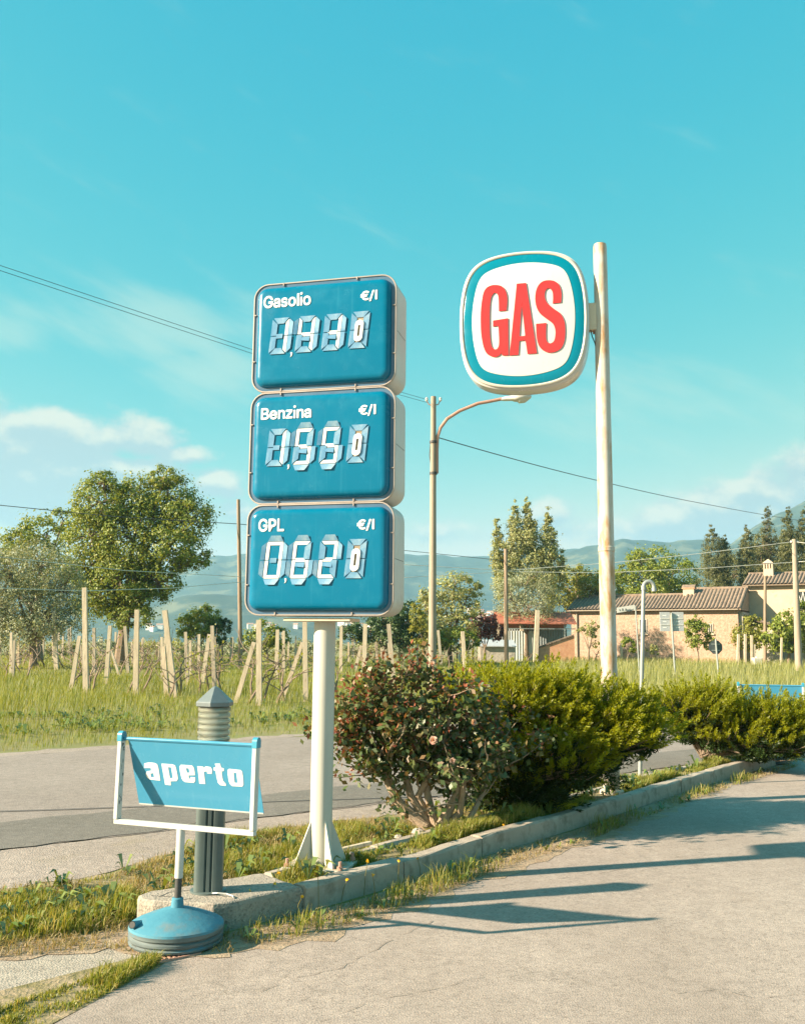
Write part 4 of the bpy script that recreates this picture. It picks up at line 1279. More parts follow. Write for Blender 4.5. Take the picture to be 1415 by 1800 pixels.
TILT = {'a': (0, .2), 'd': (0, -.2), 'f': (-.2, 0), 'e': (-.2, 0), 'b': (.05, 0), 'c': (.05, 0), 'g': (0, -.2)}
for (txt, zc, (tx0, tx1, tz, cap), digits), H in zip(PANELS, heights):
    zc = zc + zb
    R0 = .105
    yf = -PD / 2
    cab = MB()
    cab.loft([rr_loop(PW, H, R0, i, y, zc) for i, y in ((.03, PD / 2), (.006, PD / 2 - .012), (0, PD / 2 - .03), (0, yf + .02))], True, True)
    panel = done(cab.build('price_panel', M['greywhite'], ps))
    panel['label'] = {'Gasolio': 'top blue price panel for Gasolio', 'Benzina': 'middle blue price panel for Benzina', 'GPL': 'bottom blue price panel for GPL'}[txt]
    rim = MB()
    prof = [(.004, yf + .02), (-.003, yf + .008), (-.003, yf - .004), (.000, yf - .008), (.006, yf - .008), (.008, yf - .001)]
    rim.loft([rr_loop(PW, H, R0, i, y, zc) for i, y in prof])
    done(rim.build('rim', M['rim'], panel))
    fl = MB()
    fl.loft([rr_loop(PW, H, R0, i, y, zc) for i, y in ((.006, yf - .001), (.034, yf - .0015), (.040, yf - .003))])
    done(fl.build('flange', M['flange'], panel))
    fc = MB()
    prof = [(.032, yf - .001), (.034, yf - .012), (.040, yf - .024), (.050, yf - .035), (.064, yf - .042), (.084, yf - .044)]
    fc.loft([rr_loop(PW, H, R0 + .0, i, y, zc, 9) for i, y in prof], False, True)
    done(fc.build('face', M['blue'], panel), True, 60)
    y1 = yf - .0445
    link('lettering', print_mesh('lettering', txt, tx0, tx1, zc + tz, cap), M['print'], panel).location = (0, y1, 0)
    link('unit_lettering', print_mesh('unit_lettering', '€/l', .277, .398, zc + tz, .064), M['print'], panel).location = (0, y1, 0)
    done(MB().box(PW / 2 - .001, PW / 2 + .0012, -.13, .10, zc - .0015, zc + .0015).build('side_seam', M['dark'], panel), False)
    # clips along the rim
    for x in (-.30, .24):
        for sgn in (1, -1):
            zz = zc + sgn * (H / 2 - .012)
            done(MB().box(x - .004, x + .004, yf - .012, yf - .003, zz - .010, zz + .010, .001).build('rim_clip', M['rim'], panel), False)
    for z in (-.17, .17):
        for sgn in (1, -1):
            xx = sgn * (PW / 2 - .012)
            done(MB().box(xx - .010, xx + .010, yf - .012, yf - .003, zc + z - .004, zc + z + .004, .001).build('rim_clip', M['rim'], panel), False)
    for di, on in enumerate(digits):
        cx, cz = -.306 + .1925 * di, zc - .007
        for s in 'abcdefg':
            if s in on:
                o = link('white_segment', plate('seg_' + s, SEG[s], y1, .003, M['seg']), None, panel, (cx, 0, cz))
                o = link('open_flap', plate('flap_' + s, FLAP[s], y1 - .005, .002, M['flap'], TILT[s]), None, panel, (cx, 0, cz))
            else:
                o = link('closed_flap', plate('shut_' + s, SHUT[s], y1 - .003, .003, M['flap']), None, panel, (cx, 0, cz))
    cx, cz = .272, zc - .004
    o = link('digit_backing', plate('backing', [(x + z * .105, z) for x, z in ((-.034, -.10), (.034, -.10), (.034, .10), (-.034, .10))], y1, .002, M['brown']), None, panel, (cx, 0, cz))
    for s in 'abcdef':
        link('closed_flap', plate('shut_' + s, SHUT[s], y1 - .003, .003, M['flap']), None, panel, (cx, 0, cz))
    ov = [(x + z * .105, z) for x, z in round_rect(.060, .152, .0299, 8)]
    ho_ = [(x + z * .105, z) for x, z in round_rect(.016, .080, .0079, 5)]
    if 'zero' not in cache:
        cache['zero'] = outline_mesh('zero', [ov, ho_], .006)
        cache['zero'].materials.append(M['seg'])
    link('zero_digit', cache['zero'], None, panel, (cx, y1 - .012, cz - .008))
    cm = [(0, .012), (.012, .012), (.014, 0), (.008, -.016), (-.002, -.022), (.004, -.008), (0, 0)]
    link('comma', plate('comma', cm, y1, .003, M['seg']), None, panel, (-.222, 0, zc - .142))

# ------------------------------------------------------------------ GAS sign
GY = R_(-13.7)
gs = empty('gas_sign', (2.12, 9.70, .118), GY, 'rounded white GAS sign with turquoise border on a rust streaked white pole', 'sign')
done(MB().lathe([(.083, -.02), (.083, .9), (.078, 3.2), (.072, 5.76), (.066, 5.79)], 26).build('pole', M['rustwhite'], gs))
done(MB().lathe([(.12, -.01), (.12, .03), (.09, .05)], 20).build('base_collar', M['rustwhite'], gs))


def bulged(cx, cz, w, h, sag=.09, soft=4, n=28):
    """four bowed sides with softened corners"""
    a, b = w / 2, h / 2
    pts = []
    for k in range(4):
        for i in range(n):
            t = i / n * 2 - 1
            bow = sag * t * t
            if k == 0: p = (-a + bow * 1.0 if False else t * (a - sag), b - bow)
            elif k == 1: p = (a - bow, -t * (b - sag))
            elif k == 2: p = (-t * (a - sag), -b + bow)
            else: p = (-a + bow, t * (b - sag))
            pts.append(p)
    P = np.array(pts)
    ker = np.exp(-.5 * (np.arange(-10, 11) / soft) ** 2)
    ker /= ker.sum()
    Q = sum(np.roll(P, j, 0) * q for j, q in zip(range(-10, 11), ker))
    return [(cx + x, cz + z) for x, z in Q]


gz = -.118
gcx, gcz = -.825, 5.075 + gz
GW, GH = 1.42, 1.58


def gl_(ins, y, soft=4.6):
    return [(x, y, z) for x, z in bulged(gcx, gcz, GW - 2 * ins, GH - 2 * ins, .095, soft)]


cab = MB().loft([gl_(i, y) for i, y in ((.06, .15), (.015, .13), (0, .09), (0, -.09), (.004, -.125), (.02, -.14))], True, True)
cabinet = done(cab.build('sign_cabinet', M['signwhite'], gs))
done(MB().loft([gl_(i, y) for i, y in ((.018, -.135), (.022, -.158), (.034, -.164), (.046, -.158), (.05, -.142))]).build('rim', M['white'], cabinet))
done(MB().loft([gl_(i, y, 3.6) for i, y in ((.044, -.1395), (.054, -.150), (.062, -.1545), (.14, -.157))], False, True).build('border', M['gasblue'], cabinet), True, 50)
done(MB().loft([gl_(i, y, 2.3) for i, y in ((.152, -.1565), (.154, -.1615), (.158, -.1625))], False, True).build('white_face', M['signwhite'], cabinet), True, 50)
LET = {'G': [(-1.083, 5.18), (-1.001, 5.181), (-0.992, 5.297), (-1.004, 5.385), (-1.046, 5.454), (-1.116, 5.478), (-1.187, 5.471), (-1.239, 5.427), (-1.265, 5.333), (-1.28, 5.203), (-1.283, 5.086), (-1.278, 4.94), (-1.26, 4.823), (-1.232, 4.734), (-1.19, 4.688), (-1.134, 4.668), (-1.092, 4.675), (-1.057, 4.708), (-1.046, 4.679), (-0.985, 4.675), (-0.985, 5.09), (-1.148, 5.076), (-1.148, 5.011), (-1.09, 5.014), (-1.084, 4.897), (-1.085, 4.797), (-1.106, 4.755), (-1.134, 4.749), (-1.162, 4.78), (-1.18, 4.875), (-1.186, 5.05), (-1.181, 5.253), (-1.163, 5.354), (-1.131, 5.393), (-1.103, 5.379), (-1.087, 5.334)],
       'S': [(-0.503, 5.22), (-0.416, 5.224), (-0.411, 5.322), (-0.429, 5.41), (-0.476, 5.464), (-0.545, 5.483), (-0.614, 5.472), (-0.666, 5.415), (-0.689, 5.316), (-0.682, 5.214), (-0.645, 5.125), (-0.571, 5.054), (-0.503, 4.992), (-0.48, 4.919), (-0.484, 4.841), (-0.503, 4.792), (-0.536, 4.776), (-0.57, 4.797), (-0.581, 4.862), (-0.575, 5.007), (-0.684, 5.005), (-0.68, 4.869), (-0.659, 4.768), (-0.609, 4.704), (-0.548, 4.678), (-0.48, 4.684), (-0.419, 4.723), (-0.386, 4.806), (-0.377, 4.919), (-0.387, 5.019), (-0.427, 5.101), (-0.501, 5.164), (-0.562, 5.226), (-0.588, 5.293), (-0.583, 5.365), (-0.56, 5.395), (-0.528, 5.392), (-0.505, 5.351), (-0.499, 5.286)]}
A_O = [(-0.971, 4.674), (-0.887, 5.473), (-0.787, 5.473), (-0.679, 4.678), (-0.778, 4.679), (-0.799, 4.831), (-0.865, 4.83), (-0.877, 4.674)]
A_H = [(-0.836, 5.248), (-0.801, 4.882), (-0.864, 4.876)]
for nm, polys in (('letter_g', [smooth_poly(LET['G'])]), ('letter_a', [A_O, A_H]), ('letter_s', [smooth_poly(LET['S'])])):
    link(nm, outline_mesh(nm, polys, .012), M['red'], cabinet, (0, -.168, gz))
done(MB().box(-.15, -.02, -.05, .05, 4.94 + gz, 5.24 + gz, .006).build('bracket', M['beige'], gs), False)
for z in (4.98, 5.20):
    done(MB().lathe([(.011, -.075), (.011, -.04)], 8).build('bracket_bolt', M['rustpaint'], gs, loc=(-.085, 0, z + gz)), False)
    gs.children[-1].rotation_euler = (0, 0, 0)

MB().tube([(-.12, -.03, 4.96 + gz), (-.10, -.05, 4.86 + gz), (-.075, -.03, 4.80 + gz), (-.06, -.02, 4.74 + gz)], .006, 6).build('supply_cable', M['dark'], gs)
done(MB().lathe([(.0785, 2.55 + gz), (.086, 2.56 + gz), (.086, 2.60 + gz), (.0785, 2.61 + gz)], 24).build('pole_band', M['rustwhite'], gs))
# ------------------------------------------------------------------ aperto signs
APW, APH, APX = .80, .40, .026
AP = {'a': [[(0.094, 0.435), (0.101, 0.366), (0.136, 0.347), (0.186, 0.347), (0.209, 0.365), (0.214, 0.429), (0.213, 0.612), (0.178, 0.611), (0.127, 0.605), (0.107, 0.58), (0.1, 0.526), (0.111, 0.486), (0.151, 0.466), (0.15, 0.428)], [(0.14, 0.514), (0.165, 0.504), (0.166, 0.566), (0.141, 0.568)]],
      'p': [[(0.244, 0.352), (0.333, 0.352), (0.356, 0.367), (0.36, 0.431), (0.361, 0.561), (0.348, 0.601), (0.297, 0.611), (0.294, 0.673), (0.247, 0.67), (0.246, 0.55)], [(0.295, 0.399), (0.32, 0.399), (0.32, 0.561), (0.297, 0.563)]],
      'e': [[(0.388, 0.382), (0.402, 0.35), (0.492, 0.35), (0.505, 0.387), (0.504, 0.494), (0.452, 0.502), (0.452, 0.544), (0.457, 0.559), (0.466, 0.525), (0.503, 0.527), (0.499, 0.578), (0.486, 0.61), (0.418, 0.609), (0.399, 0.588), (0.39, 0.535)], [(0.44, 0.396), (0.462, 0.397), (0.464, 0.464), (0.443, 0.463)]],
      'r': [[(0.533, 0.357), (0.582, 0.357), (0.584, 0.379), (0.599, 0.351), (0.639, 0.356), (0.648, 0.401), (0.639, 0.458), (0.604, 0.456), (0.604, 0.423), (0.58, 0.433), (0.576, 0.616), (0.528, 0.616), (0.532, 0.476)]],
      't': [[(0.676, 0.303), (0.718, 0.296), (0.721, 0.355), (0.742, 0.365), (0.738, 0.403), (0.721, 0.409), (0.721, 0.548), (0.739, 0.591), (0.737, 0.622), (0.695, 0.619), (0.678, 0.583), (0.673, 0.409), (0.658, 0.4), (0.662, 0.36), (0.68, 0.359)]],
      'o': [[(0.769, 0.385), (0.782, 0.366), (0.871, 0.373), (0.881, 0.398), (0.876, 0.585), (0.865, 0.616), (0.788, 0.62), (0.77, 0.588), (0.765, 0.514)], [(0.814, 0.419), (0.834, 0.42), (0.833, 0.567), (0.81, 0.566)]]}


def aperto(loc, yaw, label, swing, lettered=True, lean=0.0):
    e = empty('open_sign', loc, yaw, label, 'sign', 'blue aperto stands')
    done(MB().lathe([(.225, 0), (.243, .010), (.248, .022), (.239, .030), (.248, .040), (.248, .052), (.239, .060), (.248, .070), (.249, .088)], 40, cap1=False).build('base', M['basegrey'], e))
    cone = done(MB().lathe([(.249, .088), (.247, .100), (.226, .113), (.166, .138), (.094, .164), (.055, .176), (.034, .182), (.030, .225), (.024, .23)], 40, cap0=False).build('base_cone', M['baseblue'], e))
    sp = MB().tube([(-.135, -.125, .112), (-.130, -.212, .130)], .019, 14, False)
    done(sp.build('filler_spout', M['baseblue'], cone))
    MB().tube([(-.1301, -.2105, .1297), (-.1300, -.2112, .12985)], .0165, 14).build('filler_hole', M['dark'], cone)
    up = lambda x, y, z: (x + (z - .2) * lean, y, z)
    done(MB().tube([up(0, 0, .22), up(0, 0, .345)], .0185, 14).build('steel_sleeve', M['dark'], e))
    done(MB().tube([up(0, 0, .33), up(0, 0, .585)], .0225, 14).build('stem', M['frame'], e))
    fw = .441
    up0 = up
    up = lambda x, y, z: up0(x + .011, y, z)

    def fr(x0, x1, z0, z1, name, m, y=.016):
        mb = MB().box(x0, x1, -y, y, z0, z1, .003)
        mb.v = [up(*v) for v in mb.v]
        return done(mb.build(name, m, e), False)
    fr(-fw, fw, .580, .606, 'bottom_rail', M['frame'])
    for s in (-1, 1):
        fr(s * fw - (.026 if s > 0 else 0), s * fw + (.026 if s < 0 else 0), .6065, 1.062, 'upright', M['frame'], .021)
        x = s * (fw - .013)
        cp = MB().loft([[up(x - .0135, .0235 * math.cos(a), 1.055 + (.0 if a in (0,) else 0) + .030 * max(0, math.sin(a)) - (.025 if q else 0)) for a in [math.pi * k / 8 for k in range(9)]] for q in (0,)], closed=False) if False else MB()
        arc = [(.0235 * math.cos(math.pi * k / 10), 1.062 + .0235 * math.sin(math.pi * k / 10)) for k in range(11)] + [(-.0235, 1.03), (.0235, 1.03)]
        cp.loft([[up(x + d, y, z) for y, z in arc] for d in (-.0145, .0145)], True, True)
        done(cp.build('end_cap', M['capblue'], e), True, 40)
    tr = MB().tube([up(-fw + .03, 0, 1.045), up(fw - .03, 0, 1.045)], .008, 10)
    done(tr.build('hinge_rod', M['apertoblue'], e))
    # the board hangs from the rod, swung backwards
    ca, sa = math.cos(swing), math.sin(swing)

    def bp(u, v, off):
        x = (u - .5) * APW + APX - .011
        d = v * APH
        return up(x, d * sa - off * ca, 1.045 - d * ca - off * sa)
    mb = MB()
    n = 8
    loops = []
    for off in (.0015, -.0015):
        loops.append([bp(0, 0, off), bp(1, 0, off), bp(1, 1, off), bp(0, 1, off)])
    mb.loft(loops, True, True)
    board = done(mb.build('board', M['apertoblue'], e), False)
    mb = MB()
    mb.loft([[bp(u, v, o_) for u, v, o_ in ((0, -.012, .006), (1, -.012, .006), (1, .02, .0055), (0, .02, .0055))], [bp(u, v, o_) for u, v, o_ in ((0, -.02, -.004), (1, -.02, -.004), (1, .02, .002), (0, .02, .002))]], True, True)
    done(mb.build('board_hem', M['apertoblue'], board), False)
    mb = MB()
    mb.loft([[bp(u, v, o_) for u, v, o_ in ((0.002, .985, .003), (.998, .985, .003), (.998, 1.004, .003), (.002, 1.004, .003))], [bp(u, v, o_) for u, v, o_ in ((.002, .985, .0017), (.998, .985, .0017), (.998, 1.004, .0017), (.002, 1.004, .0017))]], True, True)
    done(mb.build('bottom_edge', M['frame'], board), False)
    if lettered:
        for ch, polys in AP.items():
            for grow, m_, nm, lift in ((1, M['print'], 'letter_' + ch, .0024),):
                me = outline_mesh(nm, [[(u, -v) for u, v in (smooth_poly(p, 40, 2))] for p in polys], .0008)
                for v in me.vertices:
                    v.co = bp(v.co.x, -v.co.z, lift - v.co.y)
                link(nm, me, m_, board)
    # chipped paint inside the left upright
    rg = random.Random(5)
    mb = MB()
    for k in range(16):
        z = rg.uniform(.68, 1.02) if k else .7
        w_, h_ = rg.uniform(.003, .009), rg.uniform(.005, .022)
        y = rg.uniform(-.012, .008)
        x = -fw + .0268
        mb.add([up(x, y, z), up(x, y + w_, z + .002), up(x, y + w_, z + h_), up(x, y, z + h_)], [(0, 1, 2, 3)])
    mb.build('paint_chips', M['dark'], e)
    return e


aperto((-1.185, 5.262, .0095), R_(-20.5), 'sky blue aperto stand in front of the price sign on a round weighted base', R_(20), lean=.012)
ap2 = D(1352, 1189, 13.25)
aperto((ap2.x, 13.25, .012), R_(-10), 'distant blue aperto stand half hidden behind the right juniper', R_(8), lettered=False)

# ------------------------------------------------------------------ bollard lamp
bl = empty('bollard_lamp', (-1.115, 5.735, .1525), R_(8), 'dark green bollard lamp with ribbed lens and pointed cap behind the aperto stand', 'lamp')
mb = MB()
n = 64
out = []
for k in range(n):                     # extruded post: a square with rounded corners and grooves in each side
    a = 2 * math.pi * k / n
    r = .083 / (abs(math.cos(a)) ** 5 + abs(math.sin(a)) ** 5) ** .2
    g = min(abs(((a + math.pi / 4) % (math.pi / 2)) - math.pi / 4 - .22), abs(((a + math.pi / 4) % (math.pi / 2)) - math.pi / 4 + .22))
    if g < .07:
        r -= .012
    out.append((r * math.cos(a), r * math.sin(a)))
mb.loft([[(x, y, z) for x, y in out] for z in (.012, .83)], True, True)
done(mb.build('post', M['bollard'], bl), True, 30)
done(MB().lathe([(.105, 0), (.105, .010), (.095, .014)], 28).build('base_plate', M['bollard'], bl))
done(MB().lathe([(.088, .83), (.098, .835), (.098, .845), (.088, .85)], 28).build('collar', M['cap'], bl))
for k in range(6):
    z = .853 + k * .0345
    done(MB().lathe([(.074, z), (.086, z + .008), (.091, z + .017), (.086, z + .026), (.074, z + .034)], 28).build('louvre_ring', M['silver'], bl))
done(MB().lathe([(.045, .85), (.045, 1.06)], 18).build('reflector', M['silver'], bl))
done(MB().lathe([(.096, .85), (.096, 1.062)], 32, cap0=False, cap1=False).build('lens', M['glass'], bl))
mb = MB()
hexa = lambda r, z, n=6: [(r * math.cos(2 * math.pi * k / n + .35), r * math.sin(2 * math.pi * k / n + .35), z) for k in range(n)]
mb.loft([hexa(.100, 1.060), hexa(.114, 1.064), hexa(.116, 1.085), hexa(.112, 1.090), hexa(.020, 1.172), hexa(.006, 1.178)], True, True)
done(mb.build('cap', M['cap'], bl), False)
mb = MB().tube([(.03, -.1, .012), (.06, -.13, .02), (.11, -.135, .016), (.15, -.16, .008), (.15, -.19, .006)], .004, 6)
mb.build('loose_wire', M['wirepale'], bl)

# ------------------------------------------------------------------ vent pipe
vp = G(1125, 1366, .118)
vt = empty('vent_pipe', vp, 0, 'tall grey vent pipe with hooked top behind the left juniper', 'pipe')
hh = D(1131, 1022, vp.y).z - vp.z
dxp = D(1131, 1022, vp.y).x - vp.x
pts = [(0, 0, 0), (dxp * .5, 0, hh * .5), (dxp, 0, hh - .06)] + [(dxp + .06 - .06 * math.cos(a), 0, hh - .06 + .06 * math.sin(a)) for a in [R_(30 * k) for k in range(1, 7)]] + [(dxp + .12, 0, hh - .10)]
done(MB().tube(pts, .023, 14).build('pipe', M['galv'], vt))
done(MB().lathe([(.030, hh - .10), (.030, hh - .05)], 14, dxp, 0).build('coupling', M['galv'], vt))
done(MB().lathe([(.029, hh - .115), (.029, hh - .075)], 14, dxp + .12, 0).build('outlet', M['galv'], vt))

# ------------------------------------------------------------------ utility poles
def up_pole(name, label, top, ybase, y, r0, r1, m, cat='pole'):
    t = D(top[0], top[1], y)
    b = D(ybase, 1150, y)
    e = empty(name, (b.x, y, 0), 0, label, cat)
    done(MB().tube([(0, 0, -.1), ((t.x - b.x) * .5, 0, t.z * .5), (t.x - b.x, 0, t.z)], [r0, (r0 + r1) / 2, r1], 14).build('pole', m, e))
    return e, t.x - b.x, t.z


LY = 30.0
e, tx, tz_ = up_pole('street_lamp', 'concrete utility pole carrying a curved rusty arm and street lamp', (762, 697), 760, LY, .135, .085, M['pole'], 'street lamp')
k = ppm(760, 800, LY)
base = Vector((e.location.x, LY, 0))


def lp(px, py):
    return D(px, py, LY) - base


arm = [lp(768, 832), lp(768, 790), lp(769, 768), lp(774, 752), lp(786, 736), lp(808, 722), lp(840, 709), lp(862, 705), lp(882, 701)]
done(MB().tube(arm, .055, 10).build('lamp_arm', M['rustpaint'], e))
a_, b_ = lp(880, 702), lp(934, 697)
hd = MB()
ax = (b_ - a_)
L_ = ax.length
loops = []
for t, ry, rz in ((0, .05, .05), (.12, .08, .08), (.38, .11, .10), (.45, .17, .14), (.6, .21, .17), (.85, .19, .15), (.97, .10, .08), (1, .03, .03)):
    c_ = a_ + ax * t
    loops.append([(c_.x, c_.y + ry * math.cos(2 * math.pi * q / 16), c_.z + rz * math.sin(2 * math.pi * q / 16) * (1.0 if math.sin(2 * math.pi * q / 16) > 0 else .8)) for q in range(16)])
hd.loft(loops, True, True)
head = done(hd.build('lamp_head', M['greywhite'], e))
loops = []
for t, ry, rz in ((.5, .10, .06), (.6, .155, .16), (.8, .14, .15), (.93, .07, .06)):
    c_ = a_ + ax * t
    loops.append([(c_.x, c_.y + ry * math.cos(2 * math.pi * q / 14), c_.z - .03 + rz * min(0.2, math.sin(2 * math.pi * q / 14))) for q in range(14)])
done(MB().loft(loops, True, True).build('lamp_glass', M['signwhite'], head))
for py in (777, 832):
    c_ = lp(765, py)
    done(MB().lathe([(.125, c_.z - .04), (.125, c_.z + .04)], 14, c_.x - .06, 0).build('pole_clamp', M['dark'], e))
for s in (-1, 1):
    q0, q1, q2, q3 = lp(762 + s * 2, 712), lp(762 + s * 8, 711), lp(762 + s * 12, 704), lp(762 + s * 12, 698)
    ins = done(MB().tube([q0, q1, q2, q3], .018, 6).build('insulator_hook', M['rustpaint'], e))
    c_ = lp(762 + s * 12, 702)
    done(MB().lathe([(.03, c_.z - .06), (.055, c_.z - .03), (.04, c_.z), (.05, c_.z + .04), (.02, c_.z + .07)], 10, c_.x, 0).build('insulator', M['signwhite'], ins))
MB().tube([lp(757, 778), lp(755, 800), lp(758, 822), lp(761, 834)], .014, 6).build('loose_cable', M['cable'], e)
up_pole('utility_pole', 'slender brown utility pole rising left of the price sign', (419, 878), 424, 55, .13, .10, M['woodpole'])
up_pole('utility_pole', 'brown wooden pole standing before the poplars', (889, 965), 890, 60, .15, .12, M['woodpole'])
up_pole('utility_pole', 'thin dark wooden pole in front of the farmhouse window', (1345, 1013), 1344, 84, .16, .12, M['woodpole'])
e, tx, tz_ = up_pole('utility_pole', 'thick pale concrete pole at the right edge beside the farmhouse', (1396, 948), 1403, 62, .24, .15, M['pole'])
for s in (-1, 1):
    done(MB().lathe([(.05, tz_ - .25), (.09, tz_ - .2), (.06, tz_ - .1)], 10, tx + s * .2, 0).build('insulator', M['signwhite'], e))


def wire(label, pts, r, m, sag=0.0):
    P_ = [D(*p) for p in pts]
    path = []
    for i in range(len(P_) - 1):
        for k in range(10):
            t = k / 10
            q = P_[i].lerp(P_[i + 1], t)
            path.append((q.x, q.y, q.z - sag * 4 * t * (1 - t)))
    path.append(P_[-1])
    mb = MB().tube(path, r, 5, False)
    o = mb.build('overhead_cable', m)
    return tag(o, label, 'cable', 'overhead cables')


wire('upper of the two parallel dark cables falling from the upper left', [(-200, 404, 17.5), (0, 466, 20), (443, 614, 25.5), (750, 702, 30)], .007, M['cable'])
wire('lower of the two parallel dark cables falling from the upper left', [(-200, 415, 17.5), (0, 475, 20), (443, 621, 25.5), (753, 708, 30)], .007, M['cable'])
wire('dark cable running down right from the street lamp pole', [(770, 769, 30), (1052, 845, 45), (1240, 886, 60), (1420, 917, 78)], .018, M['cable'], .05)
wire('dark cable crossing in front of the oak on the left', [(-60, 884, 50), (0, 888, 50.5), (200, 908, 52.5), (419, 921, 55), (600, 940, 57)], .022, M['cable'])
wire('upper pale wire across the left tree crowns', [(-60, 972, 42), (0, 979, 43), (220, 1003, 48), (424, 1014, 55)], .016, M['wirepale'])
wire('lower pale wire across the left tree crowns', [(-60, 1031, 40), (0, 1034, 41), (145, 1039, 44), (300, 1034, 49), (440, 1022, 55)], .016, M['wirepale'])
wire('dark wire passing behind the price sign towards the poplars', [(440, 940, 55), (715, 968, 57), (890, 986, 60)], .018, M['cable'])
wire('upper pale wire from the poplars to the right pole', [(600, 985, 57), (720, 993, 58), (889, 1003, 60), (1080, 989, 61), (1240, 972, 61.5), (1396, 952, 62), (1440, 958, 61)], .018, M['wirepale'])
wire('lower pale wire from the poplars to the right pole', [(600, 1022, 57), (715, 1015, 58), (889, 1005, 60), (1060, 1007, 61), (1240, 999, 61.5), (1400, 988, 62), (1440, 985, 61)], .018, M['wirepale'])

# ------------------------------------------------------------------ road signs in the field
def steel_post(e, h, r=.03, dx=0.0):
    return done(MB().tube([(-dx, 0, -.05), (0, 0, h)], r, 10).build('post', M['galv'], e))


y = 46.0
t = D(1258, 1124, y)
ss = empty('stop_sign', (t.x, y, 0), 0, 'octagonal road sign seen from its dark grey back', 'sign')
steel_post(ss, t.z + .02, .045, -.08)
c = D(1258, 1138, y)
octa = lambda r, yy: [(r * math.cos(R_(22.5 + 45 * k)), yy, c.z + r * math.sin(R_(22.5 + 45 * k))) for k in range(8)]
done(MB().loft([octa(.35, .05), octa(.35, .07)], True, True).build('octagon_plate', M['signback'], ss), False)
for z in (-.15, .15):
    done(MB().box(-.2, .2, .03, .048, c.z + z - .02, c.z + z + .02).build('clamp', M['galv'], ss), False)
y = 50.0
t = D(1117, 1066, y)
sn = empty('street_name_sign', (t.x, y, 0), 0, 'white street name sign on a thin post beside the GAS pole', 'sign')
steel_post(sn, t.z, .035, -.12)
a_, b_ = D(1084, 1073, y), D(1116, 1068, y)
mb = MB()
hgt_ = .28
mb.loft([[(a_.x - t.x, yy, a_.z - hgt_ / 2), (b_.x - t.x, yy, b_.z - hgt_ / 2), (b_.x - t.x, yy, b_.z + hgt_ / 2), (a_.x - t.x, yy, a_.z + hgt_ / 2)] for yy in (-.03, -.01)], True, True)
pl = done(mb.build('name_plate', M['signwhite'], sn), False)
me = text_mesh('lettering', 'v. R. Rugieri', a_.x - t.x + .12, b_.x - t.x - .1, a_.z - .07, .14, .02)
lt = link('lettering', me, M['signback'], pl)
lt.location = (0, -.034, .03)
lt.rotation_euler = (0, -.16 * 0, 0)
t = D(1180, 1077, y)
nb = empty('road_sign_board', (t.x, y, 0), 0, 'pair of grey sign panels on one post in front of the farmhouse wall', 'sign')
steel_post(nb, t.z, .05, -.1)
for x0, x1 in ((1160, 1179), (1182, 1203)):
    a_, b_ = D(x0, 1076, y), D(x1, 1110, y)
    pl = done(MB().box(a_.x - t.x, b_.x - t.x, .06, .09, b_.z, a_.z, .004).build('sign_panel', M['board'], nb), False)
    for f in (.33, .66):
        z = b_.z + (a_.z - b_.z) * f
        done(MB().box(a_.x - t.x + .03, b_.x - t.x - .03, .04, .058, z - .02, z + .02).build('rail', M['wirepale'], pl), False)
    for f in (.2, .5, .82):
        z = b_.z + (a_.z - b_.z) * f
        done(MB().box((a_.x + b_.x) / 2 - t.x - .12, (a_.x + b_.x) / 2 - t.x + .08, .054, .0585, z - .025, z + .025).build('bracket', M['print'], pl), False)

# ------------------------------------------------------------------ vineyard posts and vines
POSTS = [(5, 1087, 0, 1130, 5), (20, 1112, 20, 1178, 5), (26, 1126, 23, 1184, 5), (33, 1121, 33, 1168, 4), (65, 1121, 65, 1150, 3), (95, 1075, 100, 1171, 7), (124, 1101, 124, 1150, 5), (104, 1106, 104, 1140, 4),
         (148, 1033, 152, 1210, 9), (141, 1118, 125, 1205, 7), (166, 1104, 166, 1182, 6), (194, 1100, 187, 1194, 7), (179, 1120, 179, 1150, 4), (204, 1111, 202, 1145, 4), (220, 1101, 226, 1177, 6), (195, 1143, 211, 1181, 4),
         (242, 1072, 239, 1212, 9), (252, 1121, 250, 1150, 4), (278, 1128, 278, 1152, 3), (284, 1120, 286, 1190, 5), (287, 1137, 294, 1213, 8), (290, 1073, 308, 1215, 10), (326, 1111, 330, 1196, 6), (335, 1126, 335, 1184, 5),
         (350, 1115, 350, 1181, 5), (368, 1115, 356, 1195, 7), (373, 1100, 378, 1210, 7), (409, 1120, 407, 1157, 4), (455, 1090, 456, 1228, 10), (447, 1129, 414, 1224, 8), (488, 1107, 486, 1186, 7), (499, 1109, 499, 1184, 5), (407, 1121, 406, 1159, 4),
         (536, 1091, 538, 1222, 9), (532, 1129, 495, 1220, 7), (600, 1101, 599, 1177, 6), (642, 1097, 640, 1179, 8), (635, 1135, 623, 1175, 6), (658, 1107, 664, 1157, 6), (676, 1085, 676, 1158, 8), (683, 1097, 693, 1196, 8), (620, 1121, 621, 1155, 5),
         (744, 1108, 750, 1160, 7), (770, 1108, 776, 1165, 5), (794, 1134, 795, 1160, 4), (810, 1116, 808, 1160, 4), (813, 1110, 818, 1174, 7), (811, 1137, 804, 1166, 5), (831, 1118, 831, 1160, 5), (844, 1121, 846, 1158, 5), (875, 1081, 876, 1158, 7),
         (871, 1120, 865, 1158, 5), (916, 1075, 921, 1158, 8), (945, 1073, 941, 1160, 8), (939, 1112, 917, 1156, 6), (963, 1125, 962, 1158, 5), (978, 1117, 977, 1156, 4), (1063, 1128, 1064, 1160, 4), (1092, 1130, 1092, 1160, 4)]
_r = random.Random(88)
